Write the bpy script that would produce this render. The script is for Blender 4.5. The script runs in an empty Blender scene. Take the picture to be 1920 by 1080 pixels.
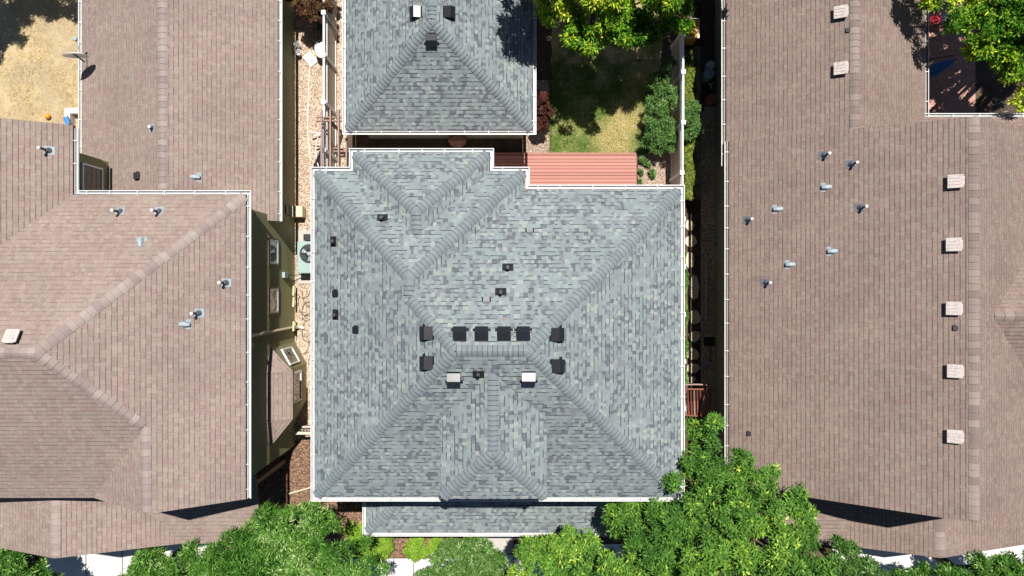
import bpy, bmesh, math, random
import numpy as np
from mathutils import Vector, Matrix
random.seed(7); rng = np.random.default_rng(7)
R = math.radians
# ---------------------------------------------------------------- camera, sky, sun, exposure
SC = bpy.context.scene; COL = SC.collection
HC, FP = 27.0, 1385.0                       # camera height, focal length in 1920-px units
cam = bpy.data.cameras.new('camera'); co = bpy.data.objects.new('camera', cam); COL.objects.link(co)
co.location = (0, 0, HC); cam.sensor_width = 36; cam.lens = FP/1920*36; cam.clip_end = 500
SC.camera = co
SX, SY = -0.10, -0.36                       # shadow offset per metre of height
sun_dir = Vector((-SX, -SY, 1)).normalized()
w = bpy.data.worlds.new('World'); SC.world = w; w.use_nodes = True
nt = w.node_tree; nt.nodes.clear()
sk = nt.nodes.new('ShaderNodeTexSky'); sk.sky_type = 'NISHITA'; sk.sun_disc = False; sk.altitude = 1650; sk.air_density = .7; sk.dust_density = .15; sk.ozone_density = .6
sk.sun_elevation = math.asin(sun_dir.z); sk.sun_rotation = math.atan2(sun_dir.x, sun_dir.y)
bg = nt.nodes.new('ShaderNodeBackground'); bg.inputs[1].default_value = 0.062
wo = nt.nodes.new('ShaderNodeOutputWorld'); nt.links.new(sk.outputs[0], bg.inputs[0]); nt.links.new(bg.outputs[0], wo.inputs[0])
sl = bpy.data.lights.new('sun', 'SUN'); sl.energy = 5.0; sl.angle = R(0.5); sl.color = (1, .965, .91)
so = bpy.data.objects.new('sun', sl); COL.objects.link(so); so.location = (5, 10, 30)
so.rotation_euler = (-sun_dir).to_track_quat('-Z', 'Y').to_euler()
SC.view_settings.view_transform = 'Standard'; SC.view_settings.look = 'None'
SC.view_settings.exposure = 0.53; SC.view_settings.gamma = 1

def W(px, py, z=0.0):                       # point at height z seen at that place of the photograph
    k = (HC - z)/FP
    return Vector(((px-960)*k, (540-py)*k, z))
# ---------------------------------------------------------------- node helpers
class NT:
    def __init__(s, name):
        s.m = bpy.data.materials.new(name); s.m.use_nodes = True
        s.t = s.m.node_tree; s.t.nodes.clear()
        s.out = s.t.nodes.new('ShaderNodeOutputMaterial')
        s.p = s.t.nodes.new('ShaderNodeBsdfPrincipled'); s.L(s.p.outputs[0], s.out.inputs[0])
    def L(s, a, b): s.t.links.new(a, b)
    def N(s, ty, **kw):
        n = s.t.nodes.new(ty)
        for k, v in kw.items(): setattr(n, k, v)
        return n
    def put(s, sock, v):
        if hasattr(v, 'is_linked') or isinstance(v, bpy.types.NodeSocket): s.L(v, sock)
        else:
            if isinstance(v, tuple) and len(v) == 3 and sock.type == 'RGBA': v = (*v, 1)
            sock.default_value = v
    def math(s, op, a, b=None, c=None):
        n = s.N('ShaderNodeMath', operation=op); s.put(n.inputs[0], a)
        if b is not None: s.put(n.inputs[1], b)
        if c is not None: s.put(n.inputs[2], c)
        return n.outputs[0]
    def mix(s, f, a, b, bt='MIX'):
        n = s.N('ShaderNodeMix', data_type='RGBA', blend_type=bt)
        s.put(n.inputs[0], f); s.put(n.inputs[6], a); s.put(n.inputs[7], b); return n.outputs[2]
    def noise(s, scale, detail=3, rough=.55, vec=None):
        n = s.N('ShaderNodeTexNoise'); n.inputs['Scale'].default_value = scale
        n.inputs['Detail'].default_value = detail; n.inputs['Roughness'].default_value = rough
        if vec is not None: s.L(vec, n.inputs['Vector'])
        return n.outputs['Fac']
    def pos(s): return s.N('ShaderNodeNewGeometry').outputs['Position']
    def ramp(s, f, stops, interp='LINEAR'):
        n = s.N('ShaderNodeValToRGB'); n.color_ramp.interpolation = interp
        e = n.color_ramp.elements
        while len(e) < len(stops): e.new(1)
        for i, (p, c) in enumerate(stops): e[i].position = p; e[i].color = (*c, 1)
        s.put(n.inputs[0], f); return n.outputs[0]
    def bump(s, h, dist, strength=1):
        b = s.N('ShaderNodeBump'); b.inputs['Distance'].default_value = dist; b.inputs['Strength'].default_value = strength
        s.put(b.inputs['Height'], h); s.L(b.outputs[0], s.p.inputs['Normal'])
    def fin(s, col, rough=.8, metal=0, spec=.3):
        s.put(s.p.inputs['Base Color'], col); s.put(s.p.inputs['Roughness'], rough)
        s.p.inputs['Metallic'].default_value = metal; s.p.inputs['Specular IOR Level'].default_value = spec
        return s.m

def plain(name, c, rough=.6, metal=0, spec=.35, var=.12, scale=8, bump=0, grime=None):
    n = NT(name); v = n.noise(scale, 4, .6, n.pos())
    f = n.math('MULTIPLY_ADD', v, 2*var, 1-var)
    col = n.mix(1.0, c, f, 'MULTIPLY')
    if grime:
        g = n.math('MULTIPLY', n.math('SUBTRACT', n.noise(scale*2.3, 6, .7, n.pos()), .5), 4)
        n2 = n.N('ShaderNodeClamp'); n.L(g, n2.inputs[0]); col = n.mix(n2.outputs[0], col, grime)
    if bump: n.bump(n.noise(scale*6, 4, .6, n.pos()), bump)
    return n.fin(col, rough, metal, spec)

def shingle(name, pal, dark, e=.131, tw=.17, linep=.5, lw=.2, joint=.0, spot=.1, lined=1.0, seed=0):
    n = NT(name)
    uv = n.N('ShaderNodeUVMap'); uv.uv_map = 'UVMap'
    sp = n.N('ShaderNodeSeparateXYZ'); n.L(uv.outputs[0], sp.inputs[0])
    # slight waviness so that no course is ruler straight
    wv = n.noise(1.7, 2, .5, uv.outputs[0])
    v = sp.outputs[1]
    vr = n.math('DIVIDE', v, e); row = n.math('FLOOR', vr); fv = n.math('FRACT', vr)
    u = n.math('ADD', n.math('DIVIDE', sp.outputs[0], tw), n.math('MULTIPLY', row, 37.37+seed))
    vo = n.N('ShaderNodeTexVoronoi', voronoi_dimensions='1D'); vo.inputs['Scale'].default_value = 1
    vo.inputs['Randomness'].default_value = .9; n.L(u, vo.inputs['W'])
    sc = n.N('ShaderNodeSeparateColor'); n.L(vo.outputs['Color'], sc.inputs[0])
    k = len(pal); col = n.ramp(sc.outputs[0], [(i/k, c) for i, c in enumerate(pal)], 'CONSTANT')
    ed = n.N('ShaderNodeTexVoronoi', voronoi_dimensions='1D', feature='DISTANCE_TO_EDGE')
    ed.inputs['Scale'].default_value = 1; ed.inputs['Randomness'].default_value = .9; n.L(u, ed.inputs['W'])
    # dark granules and the raised tabs' shadow line, both painted along the butt edge
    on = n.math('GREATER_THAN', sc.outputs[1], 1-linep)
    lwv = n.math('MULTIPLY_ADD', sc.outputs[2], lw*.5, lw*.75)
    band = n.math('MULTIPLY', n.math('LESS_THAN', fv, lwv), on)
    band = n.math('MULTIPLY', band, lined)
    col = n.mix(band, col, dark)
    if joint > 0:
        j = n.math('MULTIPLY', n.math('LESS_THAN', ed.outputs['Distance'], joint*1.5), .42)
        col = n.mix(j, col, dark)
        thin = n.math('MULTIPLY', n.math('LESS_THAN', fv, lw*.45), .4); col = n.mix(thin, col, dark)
    gr = n.noise(260, 2, .6, uv.outputs[0]); lg = n.noise(.5, 4, .6, uv.outputs[0]); md = n.noise(7, 4, .6, uv.outputs[0])
    f = n.math('ADD', n.math('MULTIPLY', n.math('SUBTRACT', gr, .5), spot*6), n.math('MULTIPLY', n.math('SUBTRACT', lg, .5), .42))
    f = n.math('ADD', f, n.math('MULTIPLY', n.math('SUBTRACT', md, .5), .2)); mp = n.N('ShaderNodeMapping'); n.L(uv.outputs[0], mp.inputs[0]); mp.inputs['Scale'].default_value = (2.6, .35, 1)
    f = n.math('ADD', f, n.math('MULTIPLY', n.math('SUBTRACT', n.noise(1, 5, .65, mp.outputs[0]), .5), .30))
    f = n.math('ADD', f, 1)
    col = n.mix(1.0, col, f, 'MULTIPLY')
    h = n.math('ADD', n.math('MULTIPLY', fv, -.8), n.math('MULTIPLY', on, .5)); h = n.math('ADD', h, n.math('MULTIPLY', gr, .35))
    n.bump(h, .006, .8)
    return n.fin(col, .95, 0, .15)

GREY = [(0.178,0.208,0.211),(0.19,0.223,0.226),(0.203,0.235,0.236),(0.137,0.158,0.167),(0.184,0.219,0.221),(0.217,0.252,0.242),(0.157,0.18,0.188),(0.199,0.23,0.232),(0.246,0.277,0.255),(0.108,0.123,0.134),(0.181,0.21,0.216),(0.162,0.173,0.188),(0.195,0.225,0.227)]
M = {}
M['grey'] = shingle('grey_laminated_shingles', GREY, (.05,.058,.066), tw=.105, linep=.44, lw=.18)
GC = [(.27,.325,.335)]
BR = [(0.255,0.195,0.166),(0.263,0.206,0.176),(0.246,0.185,0.162),(0.267,0.21,0.179),(0.251,0.183,0.163),(0.261,0.204,0.172),(0.231,0.175,0.151),(0.256,0.183,0.165),(0.278,0.218,0.184),(0.255,0.204,0.176)]
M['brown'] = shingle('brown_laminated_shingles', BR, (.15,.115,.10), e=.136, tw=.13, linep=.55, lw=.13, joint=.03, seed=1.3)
BRD = [(x[0]*.83, x[1]*.81, x[2]*.80) for x in BR]
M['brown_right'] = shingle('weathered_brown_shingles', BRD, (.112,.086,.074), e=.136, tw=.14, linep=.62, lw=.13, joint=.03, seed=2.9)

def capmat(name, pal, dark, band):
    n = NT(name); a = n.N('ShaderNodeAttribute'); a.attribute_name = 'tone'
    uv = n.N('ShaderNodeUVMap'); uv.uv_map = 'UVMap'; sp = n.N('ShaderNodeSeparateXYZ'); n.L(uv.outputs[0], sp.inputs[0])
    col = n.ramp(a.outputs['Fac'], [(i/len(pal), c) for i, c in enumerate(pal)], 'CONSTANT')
    b = n.math('LESS_THAN', sp.outputs[1], band)  # shadow line at each cap's front edge, painted as a dark granule band
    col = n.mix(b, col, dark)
    f = n.math('MULTIPLY_ADD', n.noise(180, 2, .6, n.pos()), .5, .75); f2 = n.math('MULTIPLY_ADD', n.noise(4, 3, .6, n.pos()), .3, .85)
    col = n.mix(1, n.mix(1, col, f, 'MULTIPLY'), f2, 'MULTIPLY')
    return n.fin(col, .95, 0, .15)
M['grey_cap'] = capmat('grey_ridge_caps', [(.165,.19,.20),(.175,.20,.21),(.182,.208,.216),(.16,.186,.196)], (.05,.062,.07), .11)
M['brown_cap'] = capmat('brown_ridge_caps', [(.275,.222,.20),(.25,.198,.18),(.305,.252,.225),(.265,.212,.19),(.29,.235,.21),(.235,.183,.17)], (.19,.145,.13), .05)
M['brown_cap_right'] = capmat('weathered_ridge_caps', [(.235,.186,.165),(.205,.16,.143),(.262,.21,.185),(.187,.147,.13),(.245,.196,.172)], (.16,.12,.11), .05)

M['white'] = plain('white_metal', (.80,.80,.79), .35, 0, .4, .05, 3, grime=None)
M['gutter'] = plain('white_gutter_enamel', (.78,.78,.77), .4, 0, .4, .10, 9)
M['gutter_weathered'] = plain('weathered_gutter_enamel', (.72,.71,.69), .45, 0, .4, .12, 5)
M['gutter_inside'] = plain('gutter_trough', (.50,.50,.49), .6, 0, .3, .3, 6, grime=(.32,.30,.27))
M['gutter_inside_dirty'] = plain('dirty_gutter_trough', (.26,.215,.19), .8, 0, .2, .3, 6, grime=(.12,.09,.07))
M['fascia_white'] = plain('white_fascia', (.7,.7,.68), .6)
M['fascia_brown'] = plain('brown_fascia', (.12,.095,.07), .7)
M['siding_olive'] = plain('olive_siding', (.25,.25,.125), .6, 0, .3, .10, 2)
M['siding_green'] = plain('dark_green_siding', (.22,.24,.16), .6, 0, .3, .10, 2)
M['siding_beige'] = plain('beige_siding', (.42,.39,.33), .6)
M['trim_brown'] = plain('brown_trim', (.17,.13,.09), .6)
M['black_paint'] = plain('glossy_black_paint', (.012,.013,.016), .3, 0, .55, .2, 20)
M['black_matt'] = plain('matt_black', (.01,.01,.011), .8)
M['galv'] = plain('galvanised_steel', (.29,.34,.365), .6, .15, .4, .25, 25, grime=(.3,.34,.36))
M['grey_metal'] = plain('grey_painted_metal', (.33,.36,.36), .5)
M['dull_grey'] = plain('dull_grey_metal', (.19,.20,.20), .6)
M['lead'] = plain('dull_lead_flashing', (.12,.13,.15), .6, .2)
M['vent_cap'] = plain('weathered_vent_enamel', (.50,.44,.405), .7, 0, .2, .3, 9, grime=(.24,.19,.17))
M['pvc'] = plain('white_pvc', (.82,.82,.82), .4, var=.03)
M['glass'] = NT('window_glass').fin((.03,.035,.035), .04, 0, .9)
M['concrete'] = plain('pale_concrete', (.6,.58,.54), .8, 0, .2, .07, 1.3, bump=.002)
M['concrete_grey'] = plain('grey_concrete', (.42,.39,.35), .85, 0, .2, .12, 3, bump=.003)
M['sandstone'] = plain('buff_sandstone', (.74,.60,.42), .9, 0, .2, .25, 5, bump=.006)
M['rock'] = plain('pink_rock', (.30,.17,.14), .9, 0, .2, .3, 6, bump=.02)
M['slab_pink'] = plain('salmon_slab', (.52,.36,.29), .85, 0, .2, .12, 9, bump=.003)
M['cedar'] = plain('weathered_cedar', (.30,.205,.17), .75, 0, .3, .2, 12, bump=.002)
M['redwood'] = plain('red_stained_wood', (.20,.062,.04), .55, 0, .4, .25, 15, bump=.002)
M['mint'] = plain('mint_green_enamel', (.27,.37,.335), .45, 0, .4, .06, 3)
M['dark_steel'] = plain('dark_steel', (.035,.037,.04), .5, .3, .4)
M['yellow'] = plain('yellow_plastic', (.62,.32,.03), .5, var=.06)
M['orange'] = plain('orange_rubber', (.75,.28,.03), .5, var=.06)
M['blue'] = plain('blue_fabric', (.06,.20,.50), .8, var=.2, scale=20)
M['bluegrey'] = plain('blue_grey_plastic', (.22,.30,.36), .5)
M['terracotta'] = plain('terracotta', (.30,.12,.08), .8)
M['tan_pipe'] = plain('tan_enamel_pipe', (.50,.45,.32), .5)
M['vinyl'] = plain('tan_vinyl_panel', (.52,.45,.36), .5, var=.06, scale=2)
M['green_plastic'] = plain('green_plastic', (.03,.16,.10), .5)
M['bark'] = plain('tree_bark', (.11,.08,.055), .9, 0, .2, .3, 14, bump=.01)

def ground_mat(name, kind):
    n = NT(name); P = n.pos()
    if kind == 'gravel' or kind == 'gravel_dark' or kind == 'gravel_pale':
        vo = n.N('ShaderNodeTexVoronoi'); vo.inputs['Scale'].default_value = 33; n.L(P, vo.inputs['Vector'])
        sc = n.N('ShaderNodeSeparateColor'); n.L(vo.outputs['Color'], sc.inputs[0])
        pal = [(.62,.45,.31),(.70,.58,.44),(.50,.33,.22),(.80,.72,.60),(.66,.50,.34),(.42,.30,.22),(.74,.62,.46),(.30,.22,.17),(.62,.42,.30)]
        if kind == 'gravel_dark': pal = [(x[0]*1.0, x[1]*.92, x[2]*.95) for x in pal]
        if kind == 'gravel_pale': pal = [(x[0]*.75, x[1]*.72, x[2]*.75) for x in pal]
        col = n.ramp(sc.outputs[0], [(i/9, c) for i, c in enumerate(pal)], 'CONSTANT')
        d = vo.outputs['Distance']
        col = n.mix(n.math('MULTIPLY', n.math('GREATER_THAN', d, .62), .75), col, (.16,.11,.08))
        f = n.math('MULTIPLY_ADD', n.noise(1.2, 4, .6, P), .5, .75); col = n.mix(1, col, f, 'MULTIPLY')
        n.bump(n.math('SUBTRACT', 1, d), .03, 1); return n.fin(col, .85, 0, .25)
    if kind == 'mulch':
        m = n.N('ShaderNodeMapping'); n.L(P, m.inputs[0]); m.inputs['Scale'].default_value = (1, 2.2, 1); m.inputs['Rotation'].default_value = (0, 0, .6)
        vo = n.N('ShaderNodeTexVoronoi'); vo.inputs['Scale'].default_value = 20; n.L(m.outputs[0], vo.inputs['Vector'])
        sc = n.N('ShaderNodeSeparateColor'); n.L(vo.outputs['Color'], sc.inputs[0])
        pal = [(.20,.11,.07),(.28,.17,.11),(.13,.075,.05),(.40,.27,.18),(.24,.14,.09),(.09,.055,.04),(.33,.21,.14)]
        col = n.ramp(sc.outputs[0], [(i/7, c) for i, c in enumerate(pal)], 'CONSTANT')
        n.bump(vo.outputs['Distance'], .04, 1); return n.fin(col, .95, 0, .1)
    if kind == 'dry':
        a = n.ramp(n.noise(1.1, 6, .65, P), [(.3, (.52,.41,.26)), (.5, (.60,.47,.29)), (.62, (.72,.56,.32)), (.72, (.56,.46,.24))])
        b = n.ramp(n.noise(30, 5, .8, P), [(.3, (.45,.45,.45)), (.6, (1.05,1.05,1.05)), (.8, (1.3,1.25,1.2))])
        m = n.noise(3.2, 6, .75, P); col = n.mix(1, a, b, 'MULTIPLY')
        col = n.mix(n.ramp(m, [(.58, (0,0,0)), (.7, (.5,.5,.5))]), col, (.22,.23,.07))
        n.bump(n.noise(40, 6, .8, P), .05, 1); return n.fin(col, .95, 0, .1)
    if kind == 'grass':
        a = n.ramp(n.noise(1.6, 5, .65, P), [(.33, (.13,.20,.05)), (.43, (.24,.27,.08)), (.50, (.46,.39,.17)), (.62, (.66,.52,.28))])
        b = n.ramp(n.noise(35, 5, .8, P), [(.3, (.4,.4,.4)), (.7, (1.2,1.2,1.2))])
        n.bump(n.noise(45, 6, .8, P), .05, 1); return n.fin(n.mix(1, a, b, 'MULTIPLY'), .95, 0, .1)
    if kind == 'pavers':
        m = n.N('ShaderNodeMapping'); n.L(P, m.inputs[0])
        b = n.N('ShaderNodeTexBrick'); n.L(m.outputs[0], b.inputs[0]); b.inputs['Scale'].default_value = 2.5
        b.inputs['Color1'].default_value = (.50,.28,.22,1); b.inputs['Color2'].default_value = (.42,.22,.17,1); b.inputs['Mortar'].default_value = (.25,.16,.13,1)
        b.inputs['Mortar Size'].default_value = .015
        f = n.math('MULTIPLY_ADD', n.noise(6, 4, .6, P), .6, .7)
        return n.fin(n.mix(1, b.outputs[0], f, 'MULTIPLY'), .85, 0, .2)
    if kind == 'drive':
        sp = n.N('ShaderNodeSeparateXYZ'); n.L(P, sp.inputs[0])
        f = n.math('MULTIPLY_ADD', n.noise(2.5, 6, .6, P), .25, .87)
        col = n.mix(1, (.62,.60,.565), f, 'MULTIPLY'); n.bump(n.noise(90, 3, .6, P), .003)
        return n.fin(col, .85, 0, .2)
    if kind == 'soil':
        a = n.ramp(n.noise(2.0, 6, .7, P), [(.3, (.085,.06,.042)), (.6, (.16,.115,.08)), (.75, (.22,.17,.12))])
        b = n.ramp(n.noise(40, 4, .8, P), [(.3, (.5,.5,.5)), (.7, (1.2,1.2,1.2))])
        n.bump(n.noise(30, 6, .8, P), .05, 1); return n.fin(n.mix(1, a, b, 'MULTIPLY'), .95, 0, .1)
def deck_mat():
    n = NT('red_deck_boards'); P = n.pos(); sp = n.N('ShaderNodeSeparateXYZ'); n.L(P, sp.inputs[0])
    r = n.math('FLOOR', n.math('DIVIDE', n.math('SUBTRACT', sp.outputs[1], 2.62), .119)); wn = n.N('ShaderNodeTexWhiteNoise', noise_dimensions='1D'); n.L(r, wn.inputs['W'])
    m = n.N('ShaderNodeMapping'); n.L(P, m.inputs[0]); m.inputs['Scale'].default_value = (1.2, 25, 1)
    f = n.math('ADD', n.math('MULTIPLY', n.noise(2, 5, .6, m.outputs[0]), .5), n.math('MULTIPLY', wn.outputs[0], .25)); f = n.math('ADD', f, .62)
    return n.fin(n.mix(1, (.40,.185,.148), f, 'MULTIPLY'), .75, 0, .25)
M['deck'] = deck_mat()
for k in ('gravel', 'gravel_dark', 'gravel_pale', 'mulch', 'dry', 'grass', 'pavers', 'drive', 'soil'): M[k] = ground_mat(k, k)

def leafmat(name, pal, trans=.18, rough=.5):
    n = NT(name); a = n.N('ShaderNodeAttribute'); a.attribute_name = 'tone'
    k = len(pal); col = n.ramp(a.outputs['Fac'], [(i/(k-1) if k > 1 else 0, c) for i, c in enumerate(pal)])
    n.fin(col, rough, 0, .12)
    tr = n.N('ShaderNodeBsdfTranslucent'); n.L(col, tr.inputs[0])
    ms = n.N('ShaderNodeMixShader'); ms.inputs[0].default_value = trans
    n.L(n.p.outputs[0], ms.inputs[1]); n.L(tr.outputs[0], ms.inputs[2]); n.L(ms.outputs[0], n.out.inputs[0])
    return n.m
M['leaf_bright'] = leafmat('bright_green_leaves', [(.045,.12,.02),(.075,.185,.028),(.12,.26,.035),(.20,.36,.045),(.50,.62,.09)])
M['leaf_willow'] = leafmat('narrow_green_leaves', [(.022,.075,.012),(.045,.13,.017),(.078,.205,.025),(.145,.30,.045),(.38,.50,.20)])
M['leaf_dull'] = leafmat('dull_green_leaves', [(.028,.078,.014),(.05,.125,.02),(.08,.18,.032),(.14,.26,.06),(.34,.44,.20)])
M['leaf_lime'] = leafmat('lime_leaves', [(.08,.17,.018),(.14,.27,.025),(.22,.37,.035),(.34,.48,.06)])
M['leaf_gold'] = leafmat('golden_green_leaves', [(.03,.10,.008),(.07,.20,.012),(.20,.36,.02),(.46,.55,.03),(.75,.74,.10)])
M['leaf_red'] = leafmat('purple_leaves', [(.03,.012,.012),(.07,.02,.018),(.12,.035,.025),(.18,.08,.04)])
M['leaf_rust'] = leafmat('purple_bronze_leaves', [(.03,.015,.012),(.09,.03,.025),(.14,.08,.03),(.20,.13,.04)])
M['leaf_conifer'] = leafmat('juniper_needles', [(.03,.075,.02),(.07,.16,.04),(.13,.26,.06),(.24,.38,.11)], .1)
M['leaf_hedge'] = leafmat('hedge_leaves', [(.05,.10,.015),(.12,.19,.025),(.22,.29,.04),(.36,.38,.08)])
M['blade'] = leafmat('grass_blades', [(.10,.24,.03),(.22,.38,.07),(.48,.52,.17),(.80,.68,.36)], .3, .7)
M['straw'] = leafmat('dry_grass_blades', [(.52,.39,.18),(.70,.53,.26),(.80,.64,.34),(.34,.34,.13)], .2, .8)
M['flower_red'] = plain('red_petals', (.34,.02,.04), .7); M['flower_blue'] = plain('lavender_petals', (.25,.30,.50), .7)
# ---------------------------------------------------------------- object helpers
def obj(name, verts, faces, mat, parent=None, smooth=False, mats=None, midx=None):
    me = bpy.data.meshes.new(name); me.from_pydata([tuple(v) for v in verts], [], faces); me.update()
    for m_ in (mats or [mat]): me.materials.append(m_)
    if midx is not None: me.polygons.foreach_set('material_index', midx)
    if smooth: me.polygons.foreach_set('use_smooth', [True]*len(me.polygons)); me.set_sharp_from_angle(angle=.6)
    o = bpy.data.objects.new(name, me); COL.objects.link(o)
    if parent is not None: adopt(o, parent)
    return o
def wm(o): return (wm(o.parent) if o.parent else Matrix()) @ (o.matrix_parent_inverse if o.parent else Matrix()) @ o.matrix_basis
def adopt(o, parent): o.parent = parent; o.matrix_parent_inverse = wm(parent).inverted()
def thing(name, label, cat, loc=(0,0,0), group=None):
    o = bpy.data.objects.new(name, None); COL.objects.link(o); o.location = loc; o.empty_display_size = .3
    o['label'] = label; o['category'] = cat
    if group: o['group'] = group
    return o
def tag(o, label, cat, group=None):
    o['label'] = label; o['category'] = cat
    if group: o['group'] = group
    return o
class MB:
    def __init__(s): s.v = []; s.f = []
    def add(s, vs, fs):
        b = len(s.v); s.v += [Vector(v) for v in vs]; s.f += [tuple(i+b for i in f) for f in fs]; return s
    def box(s, a, b, M4=None):
        x0, y0, z0 = a; x1, y1, z1 = b
        vs = [Vector(p) for p in ((x0,y0,z0),(x1,y0,z0),(x1,y1,z0),(x0,y1,z0),(x0,y0,z1),(x1,y0,z1),(x1,y1,z1),(x0,y1,z1))]
        if M4 is not None: vs = [M4 @ v for v in vs]
        return s.add(vs, [(3,2,1,0),(4,5,6,7),(0,1,5,4),(1,2,6,5),(2,3,7,6),(3,0,4,7)])
    def bbox(s, a, b, r=.01, M4=None):       # box with bevelled edges
        bm = bmesh.new(); bmesh.ops.create_cube(bm, size=1)
        a = Vector(a); b = Vector(b)
        for v in bm.verts: v.co = Vector(((a[i]+b[i])/2 + v.co[i]*(b[i]-a[i]) for i in range(3)))
        bmesh.ops.bevel(bm, geom=bm.edges[:], offset=r, segments=2, affect='EDGES', profile=.5)
        bm.verts.index_update()
        vs = [(M4 @ v.co) if M4 is not None else v.co.copy() for v in bm.verts]; fs = [tuple(v.index for v in f.verts) for f in bm.faces]
        bm.free(); return s.add(vs, fs)
    def prism(s, poly, z0, z1):
        n = len(poly); ar = sum(poly[i][0]*poly[(i+1)%n][1]-poly[(i+1)%n][0]*poly[i][1] for i in range(n))
        if ar < 0: poly = poly[::-1]
        vs = [(p[0],p[1],z0) for p in poly]+[(p[0],p[1],z1) for p in poly]
        return s.add(vs, [tuple(range(n))[::-1], tuple(range(n,2*n))]+[(i,(i+1)%n,n+(i+1)%n,n+i) for i in range(n)])
    def tube(s, pts, r, seg=8, cap=True):
        pts = [Vector(p) for p in pts]; rs = r if isinstance(r, (list, tuple)) else [r]*len(pts)
        b = len(s.v)
        for i, p in enumerate(pts):
            d = (pts[min(i+1, len(pts)-1)]-pts[max(i-1, 0)]).normalized()
            a = d.cross(Vector((0,0,1)) if abs(d.z) < .9 else Vector((1,0,0))).normalized(); c = d.cross(a)
            for k in range(seg):
                t = 2*math.pi*k/seg; s.v.append(p + (a*math.cos(t)+c*math.sin(t))*rs[i])
        for i in range(len(pts)-1):
            for k in range(seg):
                s.f.append((b+i*seg+k, b+i*seg+(k+1)%seg, b+(i+1)*seg+(k+1)%seg, b+(i+1)*seg+k))
        if cap: s.f.append(tuple(b+k for k in range(seg))[::-1]); s.f.append(tuple(b+(len(pts)-1)*seg+k for k in range(seg)))
        return s
    def lathe(s, prof, seg=16, M4=None):     # prof: (r,z)
        b = len(s.v)
        for r, z in prof:
            for k in range(seg):
                t = 2*math.pi*k/seg; p = Vector((r*math.cos(t), r*math.sin(t), z)); s.v.append(M4 @ p if M4 is not None else p)
        for i in range(len(prof)-1):
            for k in range(seg): s.f.append((b+i*seg+k, b+i*seg+(k+1)%seg, b+(i+1)*seg+(k+1)%seg, b+(i+1)*seg+k))
        s.f.append(tuple(b+k for k in range(seg))[::-1]); s.f.append(tuple(b+(len(prof)-1)*seg+k for k in range(seg)))
        return s
    def build(s, name, mat, parent=None, smooth=False): return obj(name, s.v, s.f, mat, parent, smooth)

def frame(pt, n, up):                        # matrix: x across, y up the slope, z along the normal
    n = n.normalized(); y = (up - n*up.dot(n)).normalized(); x = y.cross(n)
    m = Matrix.Identity(4)
    for i in range(3): m[i][0] = x[i]; m[i][1] = y[i]; m[i][2] = n[i]; m[i][3] = pt[i]
    return m

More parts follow.
